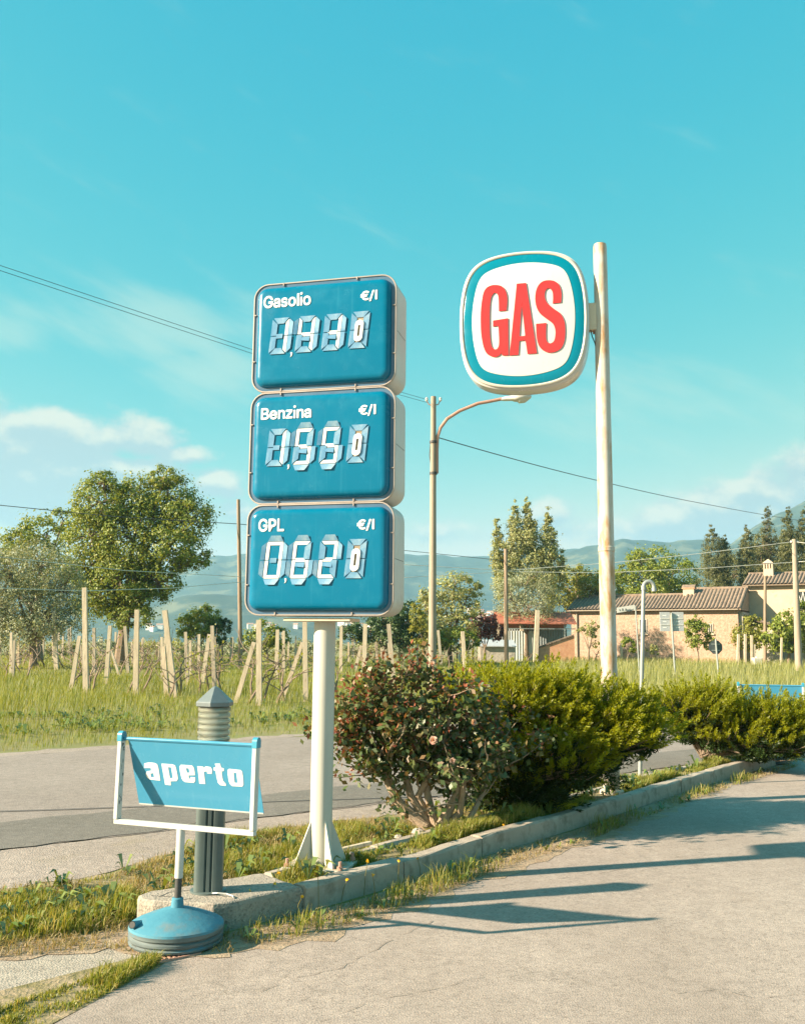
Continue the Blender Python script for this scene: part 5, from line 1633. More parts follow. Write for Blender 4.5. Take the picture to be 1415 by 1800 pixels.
for _k in range(34):
    _x = _r.uniform(-10, 740)
    _b = _r.uniform(1150, 1166)
    POSTS.append((_x + _r.uniform(-3, 3), _b - _r.uniform(26, 46), _x, _b, _r.choice((3, 3.5, 4))))
FENCE = [(1298, 1115, 1296, 1158, 4), (1310, 1115, 1309, 1157, 4), (1321, 1117, 1321, 1156, 4), (1326, 1133, 1326, 1156, 3), (1374, 1121, 1372, 1157, 3)]
ORD = 'first second third fourth fifth sixth seventh eighth ninth tenth eleventh twelfth thirteenth fourteenth fifteenth sixteenth seventeenth eighteenth nineteenth twentieth'.split()
TENS = {2: 'twenty', 3: 'thirty', 4: 'forty', 5: 'fifty', 6: 'sixty'}
TENTH = {2: 'twentieth', 3: 'thirtieth', 4: 'fortieth', 5: 'fiftieth', 6: 'sixtieth'}


def ordinal(n):
    if n <= 20: return ORD[n - 1]
    t_, u = divmod(n, 10)
    return TENTH[t_] if u == 0 else TENS[t_] + ' ' + ORD[u - 1]


def kindof(p):
    w_ = abs(p[0] - p[2])
    h_ = p[3] - p[1]
    if w_ > .16 * h_: return 'slanting brace post of the vineyard'
    if p[4] >= 9: return 'thick tall vineyard post'
    if p[4] >= 6: return 'medium pale vineyard post'
    return 'thin far vineyard post'


rg = random.Random(12)
byk = {}
for p in sorted(POSTS, key=lambda p: p[0]):
    byk.setdefault(kindof(p), []).append(p)
vine_spots = []
for kd, lst in byk.items():
    for n, p in enumerate(lst):
        b = G(p[2], p[3] + 1, .16)
        y = min(b.y, 96)
        b = D(p[2], p[3], y)
        t = D(p[0], p[1], y)
        w_ = p[4] * ppm(p[2], p[3], y)
        mb = MB().bar((b.x - b.x, 0, -.05), (t.x - b.x, rg.uniform(-.05, .05), t.z), w_, w_ * .9, .86)
        o = mb.build('vineyard_post', M['post'] if rg.random() < .7 else M['postgrey'], loc=(b.x, y, 0))
        fix_normals(o.data)
        tag(o, kd + ', ' + ordinal(n + 1) + ' such from the left', 'post', 'vineyard posts')
        vine_spots.append((b.x, y))
for n, p in enumerate(FENCE):
    y = 80
    b, t = D(p[2], p[3], y), D(p[0], p[1], y)
    w_ = p[4] * ppm(p[2], p[3], y)
    o = MB().bar((0, 0, -.05), (t.x - b.x, 0, t.z), w_, w_, .9).build('fence_post', M['post'], loc=(b.x, y, 0))
    tag(o, ordinal(n + 1) + ' pale garden stake from the left before the farmhouse corner', 'post', 'stakes by the farmhouse')


def gnarl(mb, a, d, L, r, rg, n=5, bend=.35):
    p = Vector(a)
    d = Vector(d).normalized()
    pts, rs = [p.copy()], [r]
    for i in range(n):
        d = (d + Vector((rg.uniform(-1, 1), rg.uniform(-1, 1), rg.uniform(-.6, .8))) * bend).normalized()
        p = p + d * L / n
        pts.append(p.copy())
        rs.append(r * (1 - .7 * (i + 1) / n))
    mb.tube(pts, rs, 5)
    return pts


nv = 0
rgn = np.random.default_rng(77)
for x, y in vine_spots:
    for rep in range(2 if y < 60 else 1):
        vx, vy = x + rg.uniform(-1.2, 1.2), y + rg.uniform(-.5, 2.5)
        e = empty('grape_vine', (vx, vy, 0), 0, 'gnarled bare grapevine with few young leaves among the vineyard posts', 'grapevine', 'grapevines of the vineyard')
        mb = MB()
        s_ = max(1, vy / 38)
        tr = gnarl(mb, (0, 0, -.05), (rg.uniform(-.4, .4), 0, 1), rg.uniform(.8, 1.2), .045 * s_ ** .6, rg)
        tips = []
        for q in range(4):
            st = tr[rg.randint(2, 5)]
            tips += gnarl(mb, st, (rg.choice((-1, 1)) * rg.uniform(.4, 1), rg.uniform(-.3, .3), rg.uniform(.1, .9)), rg.uniform(.6, 1.4), .016 * s_ ** .8, rg, 5, .45)[2:]
        mb.build('trunk', M['vine'], e)
        cen = np.array([list(t_) for t_ in tips])
        cen = np.repeat(cen, 2, 0) + rgn.normal(0, .08, (len(cen) * 2, 3))
        cen = cen[rgn.random(len(cen)) < .35]
        np_quads('leaves', diamond(cen, np.full(len(cen), .085 * s_ ** .4), rgn, .2, .8), M['l_yellow'], e)
        nv += 1

# ------------------------------------------------------------------ trees
def tree(name, label, cat, y, basepx, lobes, leaf, n_leaf, m, trunk=.25, group=None, up=0.0, clump=.28, fill=.62, aspect=.6, seed=1, bark=None, limbs=True, outl=1.0):
    """lobes: (px, py, rx, ry) of the crown's masses as seen from the road; each is an ellipsoid with real depth"""
    rgn = np.random.default_rng(seed)
    rg = random.Random(seed)
    L = []
    for k, (px, py, rx, ry) in enumerate(lobes):
        s = ppm(px, py, y)
        c = D(px, py, y)
        dy = rg.uniform(-.5, .5) * rx * s * (0.8 if k else 0)
        L.append((np.array([c.x, y + dy, c.z]), np.array([rx * s, rx * s * .9, ry * s])))
    bx = D(basepx, 1150, y).x
    base = np.array([bx, y, 0.0])
    e = empty(name, tuple(base), 0, label, cat, group)
    area = np.array([r[0] * r[2] for c, r in L])
    cnt = (n_leaf * area / area.sum()).astype(int)
    cen = []
    outw = []
    cl_all = []
    for (c, r), n in zip(L, cnt):
        per = 42
        k = max(5, n // per)
        d = rgn.normal(size=(k, 3))
        d /= np.linalg.norm(d, axis=1)[:, None]
        f = fill + (1.0 - fill) * rgn.random(k) ** .6
        cc = c + d * r * f[:, None]
        cc[:, 2] = np.maximum(cc[:, 2], .25)
        cl_all.append(cc)
        rad = clump * np.mean(r) * rgn.uniform(.55, 1.25, k)
        off = rgn.normal(size=(k * per, 3))
        p = np.repeat(cc, per, 0) + off * np.repeat(rad, per)[:, None] * np.array([.55, .55, .45])
        cen.append(p)
        off /= np.linalg.norm(off, axis=1)[:, None] + 1e-9
        outw.append(off * .8 + np.repeat(d, per, 0) * .5 + np.array([0, 0, .25]))
    cen = np.concatenate(cen)
    outw = np.concatenate(outw)
    cen[:, 2] = np.maximum(cen[:, 2], .1)
    V = diamond(cen - base, np.full(len(cen), leaf), rgn, up, aspect, outw, outl)
    np_quads('crown', V, m, e)
    mb = MB()
    top = max(L, key=lambda q: q[0][2])
    mid = np.mean([c for c, r in L], axis=0)
    fork = Vector(((mid[0] - bx) * .35, 0, max(mid[2] * .45, .5)))
    mb.tube([(0, 0, -.1), tuple(fork * .5 + Vector((rg.uniform(-.1, .1), 0, 0))), tuple(fork)], [trunk, trunk * .8, trunk * .65], 9)
    if limbs:
        for c, r in L:
            tgt = Vector(c - base)
            q = fork.lerp(tgt, .5) + Vector((rg.uniform(-.1, .1), rg.uniform(-.1, .1), .1)) * r[0]
            mb.tube([fork * .9, q, tgt], [trunk * .45, trunk * .28, trunk * .1], 6)
        for cc in cl_all:
            for c_ in cc[::4]:
                j = min(L, key=lambda q: np.linalg.norm(q[0] - c_))[0]
                a_ = Vector(j - base)
                b_ = Vector(c_ - base)
                mb.tube([a_, a_.lerp(b_, .5) + Vector((0, 0, .05)), b_], [trunk * .13, trunk * .09, trunk * .04], 4, False)
    mb.build('trunk', bark or M['bark'], e, smooth=True)
    return e


def column(px, top, bot, hw, n=7, lean=0.0, p=.8):
    """stacked masses of a columnar tree"""
    out = []
    for k in range(n):
        t = (k + .5) / n
        w = hw * (min(1, t * 2.2) ** p) * (1 - .15 * t)
        out.append((px + lean * (1 - t), top + (bot - top) * t, max(w, hw * .22), (bot - top) / n * .95))
    return out


tree('oak_tree', 'large round oak with bronze green crown left of the price sign', 'tree', 60, 212,
     [(232, 950, 62, 72), (180, 885, 46, 48), (240, 880, 50, 50), (292, 872, 46, 48), (330, 915, 44, 44), (160, 945, 48, 50), (300, 965, 56, 46), (340, 985, 34, 24), (215, 1020, 55, 40), (150, 1000, 40, 45), (280, 1025, 40, 28), (215, 1065, 34, 26), (185, 850, 24, 20), (290, 842, 26, 20), (235, 1085, 40, 20), (170, 1055, 45, 36), (250, 1050, 40, 30)],
     .17, 56000, M['l_oak'], .45, seed=101, clump=.30, fill=.68)
tree('oak_tree', 'smaller bronze tree peeking out behind the left of the large oak', 'tree', 70, 70,
     [(82, 935, 50, 32), (110, 915, 30, 22), (40, 955, 36, 30), (60, 1000, 60, 50), (5, 965, 30, 26), (-40, 985, 50, 45)], .22, 9000, M['l_oak'], .35, seed=102, clump=.36)
tree('olive_tree', 'silvery grey olive tree at the left edge', 'tree', 52, 60,
     [(70, 1000, 60, 50), (20, 1010, 55, 50), (110, 1040, 42, 45), (50, 1060, 70, 45), (-30, 1030, 60, 60), (90, 1085, 40, 30), (10, 1090, 50, 30), (60, 1110, 60, 26), (130, 1095, 34, 28), (-20, 1100, 50, 30)], .15, 32000, M['l_olive'], .25, seed=103, clump=.36, aspect=.35, up=.3)
tree('shrub', 'rounded green shrub below the hills right of the oak', 'shrub', 75, 350, [(345, 1098, 34, 26), (362, 1082, 26, 16), (330, 1100, 24, 22), (372, 1108, 22, 18)], .20, 5000, M['l_green'], .12, seed=104)
tree('shrub', 'dark shrub with pointed leaves beside the rounded green shrub', 'shrub', 74, 390, [(388, 1110, 16, 22), (396, 1104, 12, 16)], .24, 1800, M['l_dark'], .1, seed=105, aspect=.3, up=.6)
tree('shrub', 'light green bush behind the vineyard left of the sign pole', 'shrub', 80, 470, [(465, 1115, 26, 24), (490, 1122, 20, 18), (440, 1126, 18, 16)], .20, 3200, M['l_green'], .1, seed=106)
tree('evergreen_tree', 'dense dark evergreen behind the right end of the price sign', 'tree', 72, 690, [(690, 1095, 42, 36), (716, 1090, 30, 34), (650, 1108, 38, 22), (620, 1112, 28, 18), (700, 1118, 44, 22)], .20, 9000, M['l_dark'], .2, seed=107)
tree('poplar_tree', 'loose olive green tree behind the street lamp pole', 'tree', 75, 792, [(800, 1030, 30, 26), (830, 1035, 20, 18), (780, 1060, 36, 30), (815, 1068, 30, 26), (750, 1075, 22, 40), (800, 1105, 40, 26), (760, 1110, 36, 28)], .20, 9500, M['l_poplar'], .22, seed=108, clump=.34)
tree('shrub', 'yellow green shrub at the foot of the street lamp pole', 'shrub', 70, 745, [(740, 1112, 20, 24), (735, 1085, 12, 30), (752, 1125, 18, 14)], .18, 2400, M['l_yellow'], .08, seed=109)
tree('shrub', 'bright green bush right of the street lamp pole', 'shrub', 73, 805, [(800, 1122, 32, 20), (826, 1128, 18, 14), (775, 1130, 20, 14)], .18, 3600, M['l_green'], .08, seed=110)
tree('plum_tree', 'dark red leaved plum tree beside the red roofed shed', 'tree', 78, 852, [(852, 1100, 26, 24), (868, 1108, 18, 18), (838, 1108, 16, 18)], .19, 4200, M['l_red'], .14, seed=111)
POP = []
for a in (column(905, 882, 1030, 17, 13, 0), column(886, 915, 1050, 16, 12, -14), column(935, 876, 1030, 19, 13, -8), column(962, 895, 1035, 18, 12, 2), column(985, 965, 1030, 9, 4, 2)):
    POP += a
tree('poplar_tree', 'tall slender poplars rising as several spires above the shed', 'tree', 95, 930, POP, .20, 36000, M['l_poplar'], .28, seed=112, up=.9, clump=.55, limbs=False)
tree('willow_tree', 'silvery willow below the poplar spires', 'tree', 88, 925, [(925, 1030, 52, 34), (900, 1050, 36, 36), (950, 1055, 40, 34), (925, 1070, 50, 26)], .22, 9500, M['l_olive'], .25, seed=113, aspect=.35)
tree('maple_tree', 'bright yellow green tree between the willow and GAS pole', 'tree', 100, 1010, [(1000, 1035, 42, 34), (1035, 1030, 36, 30), (985, 1060, 30, 26), (1030, 1060, 44, 26), (1065, 1040, 34, 34), (1012, 1012, 26, 18)], .26, 10000, M['l_yellow'], .3, seed=114)
tree('maple_tree', 'large green tree behind the farmhouse roof right of the GAS pole', 'tree', 112, 1165, [(1150, 985, 42, 26), (1125, 990, 28, 22), (1180, 1010, 40, 34), (1130, 1025, 46, 34), (1190, 1040, 30, 30), (1090, 1030, 36, 34), (1160, 1045, 50, 26), (1100, 1005, 22, 16)], .28, 15000, M['l_green'], .35, seed=115)
for lb, px, top, bot, hw, ln, sd in (('leftmost cypress with bent tip behind the farmhouse', 1256, 925, 1040, 20, -4, 116), ('second cypress from the left behind the farmhouse', 1273, 942, 1045, 15, 0, 117), ('short pointed cypress left of the shaggy fir', 1313, 925, 1040, 14, 0, 118),
                                     ('tall narrow cypress right of the shaggy fir', 1385, 892, 1040, 15, 0, 119), ('cypress cut by the right edge of the picture', 1412, 892, 1040, 16, 3, 120)):
    tree('cypress', lb, 'tree', 125, px, column(px, top, bot, hw * 1.12, 15, ln, .6), .20, 12000, M['l_cyp'], .2, 'cypresses behind the farmhouse', up=1.6, seed=sd, clump=.42, limbs=False, aspect=.4)
FIR = []
for k in range(9):
    t = k / 8
    w = 5 + 34 * t
    FIR += [(1349 - w * .55, 900 + 120 * t, w * .55, 8), (1349 + w * .55, 903 + 120 * t, w * .55, 8), (1349, 896 + 120 * t, w * .45, 11)]
tree('fir_tree', 'shaggy dark fir between two cypresses behind the farmhouse', 'tree', 130, 1349, FIR, .21, 15000, M['l_cyp'], .22, seed=121, clump=.5, aspect=.35)
tree('evergreen_tree', 'dark evergreen mass above the upper farmhouse roof', 'tree', 132, 1330, [(1320, 995, 40, 36), (1370, 985, 40, 44), (1290, 1012, 34, 30), (1415, 985, 40, 50), (1252, 1015, 32, 30), (1335, 965, 26, 30), (1400, 960, 26, 36)], .24, 20000, M['l_cyp'], .3, seed=122)
tree('shrub', 'leafy shrub against the farmhouse wall left of the small window', 'shrub', 84, 1226, [(1226, 1115, 22, 26), (1214, 1105, 12, 20), (1240, 1128, 14, 14), (1222, 1095, 10, 14)], .20, 3600, M['l_green'], .08, seed=123)
tree('shrub', 'light green shrub at the farmhouse corner behind the stakes', 'shrub', 86, 1318, [(1312, 1122, 24, 26), (1328, 1105, 18, 24), (1335, 1130, 16, 18), (1318, 1095, 10, 18)], .20, 4600, M['l_yellow'], .08, seed=124)
tree('fig_tree', 'broad green fig tree between thin pole and thick right pole', 'tree', 82, 1385, [(1382, 1100, 26, 30), (1362, 1120, 22, 26), (1395, 1115, 30, 34), (1415, 1085, 22, 30), (1430, 1100, 30, 50)], .24, 9000, M['l_green'], .16, seed=125, aspect=.75)
tree('sapling', 'small sapling with sparse leaves by the farmhouse left corner', 'sapling', 83, 1034, [(1030, 1105, 12, 8), (1042, 1112, 12, 8), (1048, 1095, 7, 14), (1022, 1110, 8, 6), (1046, 1125, 8, 14)], .18, 900, M['l_poplar'], .10, seed=126, clump=.5)
tree('sapling', 'low leafy sapling beside the street name sign post', 'sapling', 83, 1104, [(1104, 1132, 13, 10), (1112, 1140, 8, 10), (1098, 1126, 8, 7)], .22, 700, M['l_green'], .06, seed=127)
tree('sapling', 'low bush right behind the grey vent pipe', 'sapling', 84, 1142, [(1145, 1140, 10, 10), (1152, 1146, 9, 8)], .18, 600, M['l_poplar'], .06, seed=128)
# hedgerow along the far end of the vineyard
rg = random.Random(31)
for n, (x0, x1) in enumerate(((-30, 60), (60, 150), (150, 240), (240, 330), (330, 420), (420, 510), (510, 600), (600, 690), (690, 780))):
    lob = []
    for k in range(7):
        px = x0 + (x1 - x0) * (k + .5) / 7
        lob.append((px, 1141 + rg.uniform(-6, 3), 13, 10 + rg.uniform(0, 5)))
    tree('hedge', ordinal(n + 1) + ' stretch of low brown hedge from the left behind the vineyard', 'hedge', 92 + rg.uniform(-2, 2), (x0 + x1) / 2, lob, .20, 1900, M['l_poplar'] if n % 2 else M['l_olive'], .05, 'hedge behind the vineyard', seed=140 + n, clump=.6, limbs=False)

# ------------------------------------------------------------------ farmhouse
A_, B_ = D(1005, 1150, 96), D(1300, 1150, 88)
hyaw = math.atan2(B_.y - A_.y, B_.x - A_.x)
HL = math.hypot(B_.x - A_.x, B_.y - A_.y)
fh = empty('farmhouse', (A_.x, A_.y, 0), hyaw, 'warm stone farmhouse with long clay tiled roof on the right', 'house')


def tiled(x0, x1, ye, ze, yr, zr, name, parent, m, pitch=.34, over=.35, sag=0.0):
    """ribbed clay tile slope from eave (ye, ze) to ridge (yr, zr)"""
    n = max(4, int((x1 - x0) / pitch))
    mb = MB()
    rows = 7
    per = 6
    loops = []
    for j in range(rows + 1):
        t = j / rows
        row = []
        for i in range(n * per + 1):
            x = x0 + (x1 - x0) * i / (n * per)
            bmp = .13 * abs(math.sin(math.pi * i / per)) + .03 * (1 - (t * rows) % 1.0)
            sg = -sag * math.sin(math.pi * (x - x0) / (x1 - x0)) * t
            row.append((x, ye + (yr - ye) * t, ze + (zr - ze) * t + bmp + sg))
        loops.append(row)
    mb.loft(loops, closed=False)
    o = mb.build(name, m, parent)
    fix_up(o.data)
    low = MB().loft([[(x0, ye, ze - .10), (x1, ye, ze - .10), (x1, yr, zr - .10), (x0, yr, zr - .10)], [(x0, ye, ze - .01), (x1, ye, ze - .01), (x1, yr, zr - .01), (x0, yr, zr - .01)]], True, True)
    done(low.build('eave_board', M['bark'], o), False)
    done(MB().tube([(x0, yr, zr + .06 - (0)), ((x0 + x1) / 2, yr, zr + .06 - sag), (x1, yr, zr + .06)], .13, 8).build('ridge_tiles', m, o))
    return o


def wall_box(x0, x1, y0, y1, z1, name, m, parent, z0=-.1):
    return done(MB().box(x0, x1, y0, y1, z0, z1).build(name, m, parent), False)


XS = HL * .675                        # where the roof steps up
wall_box(0, HL, 0, 6.2, 4.9, 'wall', M['stucco'], fh)
wall_box(HL + .01, HL + .35, .3, 6.0, 4.75, 'side_wall', M['stone'], fh)
tiled(-.4, XS - .02, -.45, 4.98, 3.1, 6.55, 'roof', fh, M['tile'], sag=.12)
tiled(-.4, XS - .02, 6.6, 4.98, 3.11, 6.55, 'roof', fh, M['tile'])
r2 = tiled(XS, HL + .35, -.45, 4.98, 3.9, 7.15, 'roof', fh, M['tile'], sag=.10)
tiled(XS, HL + .35, 8.0, 4.98, 3.91, 7.15, 'roof', fh, M['tile'])
done(MB().add([(XS, 0, 4.9), (XS, 7.0, 4.9), (XS, 3.9, 7.0), (HL + .3, 0, 4.9), (HL + .3, 7.0, 4.9), (HL + .3, 3.9, 7.0)], [(0, 1, 2), (3, 5, 4), (0, 3, 4, 1), (0, 2, 5, 3), (1, 4, 5, 2)]).build('gable', M['stucco'], fh), False)
done(MB().add([(0, .1, 4.9), (0, 6.0, 4.9), (0, 3.1, 6.4), (XS, .1, 4.9), (XS, 6.0, 4.9), (XS, 3.1, 6.4)], [(0, 1, 2), (3, 5, 4), (0, 3, 4, 1), (0, 2, 5, 3), (1, 4, 5, 2)]).build('gable', M['stucco'], fh), False)
ch = done(MB().box(XS - .3, XS + .75, 2.6, 3.4, 5.9, 7.1).build('chimney', M['stucco2'], fh), False)
done(MB().box(XS - .4, XS + .85, 2.5, 3.5, 7.12, 7.22).build('chimney_cap', M['brick'], ch), False)
done(MB().add([(XS - .4, 2.5, 7.23), (XS + .85, 2.5, 7.23), (XS + .85, 3.5, 7.23), (XS - .4, 3.5, 7.23), (XS - .4, 3.0, 7.55), (XS + .85, 3.0, 7.55)], [(0, 1, 5, 4), (2, 3, 4, 5), (0, 4, 3), (1, 2, 5)]).build('chimney_roof', M['tile'], ch), False)


def house_x(px):                      # local x on the front wall for a picture column
    d = ray(px, 1120)
    n_ = Vector((-math.sin(hyaw), math.cos(hyaw), 0))
    P_ = d * (n_.dot(Vector((A_.x, A_.y, 0))) / n_.dot(d))
    return (P_.x - A_.x) * math.cos(hyaw) + (P_.y - A_.y) * math.sin(hyaw)


def house_z(px, py):
    d = ray(px, py)
    n_ = Vector((-math.sin(hyaw), math.cos(hyaw), 0))
    return HCAM + d.z * (n_.dot(Vector((A_.x, A_.y, 0))) / n_.dot(d))


def win(px0, px1, py0, py1, frame, pane, parent, y=0.0):
    x0, x1 = house_x(px0), house_x(px1)
    z0, z1 = house_z(px0, py1), house_z(px0, py0)
    f = done(MB().box(x0, x1, y - .05, y - .005, z0, z1).build('window', frame, parent), False)
    done(MB().box(x0 + .09, (x0 + x1) / 2 - .04, y - .058, y - .051, z0 + .09, z1 - .09).build('pane', pane, f), False)
    done(MB().box((x0 + x1) / 2 + .04, x1 - .09, y - .058, y - .051, z0 + .09, z1 - .09).build('pane', pane, f), False)
    done(MB().box(x0 - .1, x1 + .1, y - .14, y - .004, z0 - .12, z0 - .005).build('sill', M['stucco2'], f), False)
    return f


win(1245, 1254, 1096, 1114, M['stone'], M['window'], fh)
win(1124, 1138, 1088, 1114, M['stone'], M['window'], fh)
done(MB().tube([(house_x(1015), -.12, 0), (house_x(1015), -.12, 4.8)], .07, 8).build('downpipe', M['pole'], fh))
done(MB().box(-.1, HL + .1, -.62, -.47, 4.90, 4.99).build('gutter', M['pole'], fh), False)
# lean-to at the right end
lt_ = done(MB().box(HL + .36, HL + 3.2, 1.2, 5.5, -.1, 3.3).build('lean_to_wall', M['stone'], fh), False)
o = tiled(0, 4.6, 0, 0, 3.2, 1.1, 'lean_to_roof', fh, M['tile'])
o.location = (HL + 3.5, 1.0, 3.25)
o.rotation_euler = (0, 0, R_(90))
# the upper house behind
UX0, UX1, UY0 = HL - .2, HL + 16.0, 4.6
wall_box(UX0 + .4, UX1, UY0, UY0 + 6.5, 7.35, 'upper_wall', M['stucco2'], fh)
tiled(UX0, UX1 + .4, UY0 - .6, 7.45, UY0 + 3.3, 8.75, 'upper_roof', fh, M['tile'])
tiled(UX0, UX1 + .4, UY0 + 7.2, 7.45, UY0 + 3.31, 8.75, 'upper_roof', fh, M['tile'])
c0 = UX0 + 1.6
ch = done(MB().box(c0, c0 + .9, UY0 + 2.2, UY0 + 2.9, 8.0, 9.2).build('chimney', M['stucco2'], fh), False)
for k in range(4):
    done(MB().box(c0 + k * .25, c0 + k * .25 + .13, UY0 + 2.2, UY0 + 2.9, 9.205, 9.75).build('chimney_slat', M['stucco2'], ch), False)
done(MB().add([(c0 - .08, UY0 + 2.1, 9.755), (c0 + .96, UY0 + 2.1, 9.755), (c0 + .96, UY0 + 3, 9.755), (c0 - .08, UY0 + 3, 9.755), (c0 + .44, UY0 + 2.5, 10.2)], [(0, 1, 4), (1, 2, 4), (2, 3, 4), (3, 0, 4), (3, 2, 1, 0)]).build('chimney_cap', M['stucco2'], ch), False)
x0 = UX0 + 4.9
f = done(MB().box(x0, x0 + 3.4, UY0 - .05, UY0 - .003, 4.75, 6.75).build('upper_window', M['window'], fh), False)
done(MB().box(x0 + 1.7, x0 + 3.4, UY0 - .10, UY0 - .052, 4.75, 6.75).build('shutter', M['shutter'], f), False)
for k in range(4):
    done(MB().tube([(x0 + .1 + k * .42, UY0 - .09, 4.8), (x0 + .5 + k * .3, UY0 - .09, 6.7)], .035, 5).build('lattice_bar', M['frame'], f), False)
    done(MB().tube([(x0 + .5 + k * .3, UY0 - .12, 4.8), (x0 + .1 + k * .42, UY0 - .12, 6.7)], .035, 5).build('lattice_bar', M['frame'], f), False)
done(MB().tube([(x0 + 5.2, UY0 - .12, 3.5), (x0 + 5.2, UY0 - .12, 7.3)], .08, 8).build('downpipe', M['tilered'], fh))

# ------------------------------------------------------------------ red roofed shed, ruin, low roof
sy = 86.0
a_, b_ = D(877, 1150, sy), D(1012, 1150, sy)
sh = empty('open_shed', (a_.x, sy, 0), 0, 'open sided farm shed with red roof and corrugated walls', 'shed')
W_ = b_.x - a_.x
zr, ze = D(900, 1077, sy + 3).z, D(900, 1097, sy).z
done(MB().loft([[(-.1, -.3, ze), (W_ + .1, -.3, ze), (W_ + .1, 3, zr), (-.1, 3, zr)], [(-.1, -.3, ze + .08), (W_ + .1, -.3, ze + .08), (W_ + .1, 3, zr + .08), (-.1, 3, zr + .08)]], True, True).build('roof', M['tilered'], sh), False)
done(MB().loft([[(-.1, 3.01, zr), (W_ + .1, 3.01, zr), (W_ + .1, 6, ze - .4), (-.1, 6, ze - .4)], [(-.1, 3.01, zr + .08), (W_ + .1, 3.01, zr + .08), (W_ + .1, 6, ze - .32), (-.1, 6, ze - .32)]], True, True).build('roof', M['tilered'], sh), False)


def corrugated(x0, x1, y, z0, z1, name, m, parent):
    n = int((x1 - x0) / .12)
    pts = [(x0 + (x1 - x0) * i / n, y + (.03 if i % 2 else -.03)) for i in range(n + 1)]
    return MB().loft([[(x, yy, z) for x, yy in pts] for z in (z0, z1)], closed=False).build(name, m, parent)


corrugated(.9, W_ * .5, 2.0, 0, ze - .6, 'corrugated_panel', M['corr'], sh)
corrugated(W_ * .5 + .02, W_, 4.5, 0, ze - .4, 'corrugated_panel', M['corrdark'], sh)
corrugated(.1, W_ * .5, 4.6, 0, ze - .4, 'corrugated_panel', M['corrdark'], sh)
for f in (.10, .50, .86):
    done(MB().box(W_ * f - .06, W_ * f + .06, -.06, .06, -.1, ze - .01).build('post', M['galv'], sh), False)
done(MB().box(0, W_, -.05, .05, ze - .45, ze - .36).build('beam', M['galv'], sh), False)
ry = 84.0
a_, b_ = D(946, 1150, ry), D(1010, 1150, ry)
ru = empty('brick_wall', (a_.x, ry, 0), 0, 'low orange brick wall with sloping tiled coping beside the farmhouse', 'wall')
z0_, z1_ = D(946, 1140, ry).z, D(1010, 1118, ry).z
W_ = b_.x - a_.x
done(MB().loft([[(0, yy, -.1), (W_, yy, -.1), (W_, yy, z1_), (0, yy, z0_)] for yy in (0, .5)], True, True).build('brickwork', M['brick'], ru), False)
nt = 16
for k in range(nt):
    t0, t1 = k / nt, (k + 1) / nt - .01
    z_a, z_b = z0_ + (z1_ - z0_) * t0 + .03, z0_ + (z1_ - z0_) * t1 + .03
    done(MB().loft([[(W_ * t0, -.1, z_a), (W_ * t1, -.1, z_b), (W_ * t1, .6, z_b), (W_ * t0, .6, z_a)], [(W_ * t0, -.1, z_a + .12), (W_ * t1, -.1, z_b + .12), (W_ * t1, .6, z_b + .12), (W_ * t0, .6, z_a + .12)]], True, True).build('coping_tile', M['tile'], ru), False)
ly = 80.0
a_, b_ = D(842, 1150, ly), D(908, 1150, ly)
ls = empty('low_shed', (a_.x, ly, 0), 0, 'low shed with grey sheet roof behind the vineyard posts', 'shed')
W_ = b_.x - a_.x
zt, zl = D(870, 1126, ly + 2).z, D(870, 1137, ly).z
done(MB().loft([[(0, 0, zl), (W_, 0, zl), (W_, 2.2, zt), (0, 2.2, zt)], [(0, 0, zl + .06), (W_, 0, zl + .06), (W_, 2.2, zt + .06), (0, 2.2, zt + .06)]], True, True).build('sheet_roof', M['board'], ls), False)
done(MB().box(.1, W_ - .1, .3, 2.0, -.1, zl - .02).build('wall', M['stone'], ls), False)
wb = D(1332, 1151, 79)
t_ = empty('water_tank', (wb.x, 79, 0), 0, 'small white tank on the grass between thin pole and stakes', 'tank')
done(MB().box(-.45, .25, -.3, .3, .0, .62, .05).build('tank', M['white'], t_), False)
done(MB().lathe([(.12, .62), (.12, .70)], 12, -.1, 0).build('lid', M['greywhite'], t_), False)

# ------------------------------------------------------------------ rose bush
rb = Vector((.27, 7.93, .118))
rose = empty('rose_bush', rb, 0, 'leggy rose bush with pale pink blooms right of the price sign pole', 'rose bush')
rg = random.Random(41)
rgn = np.random.default_rng(41)


def rloc(px, py, y=None):
    return D(px, py, y if y else rb.y) - rb


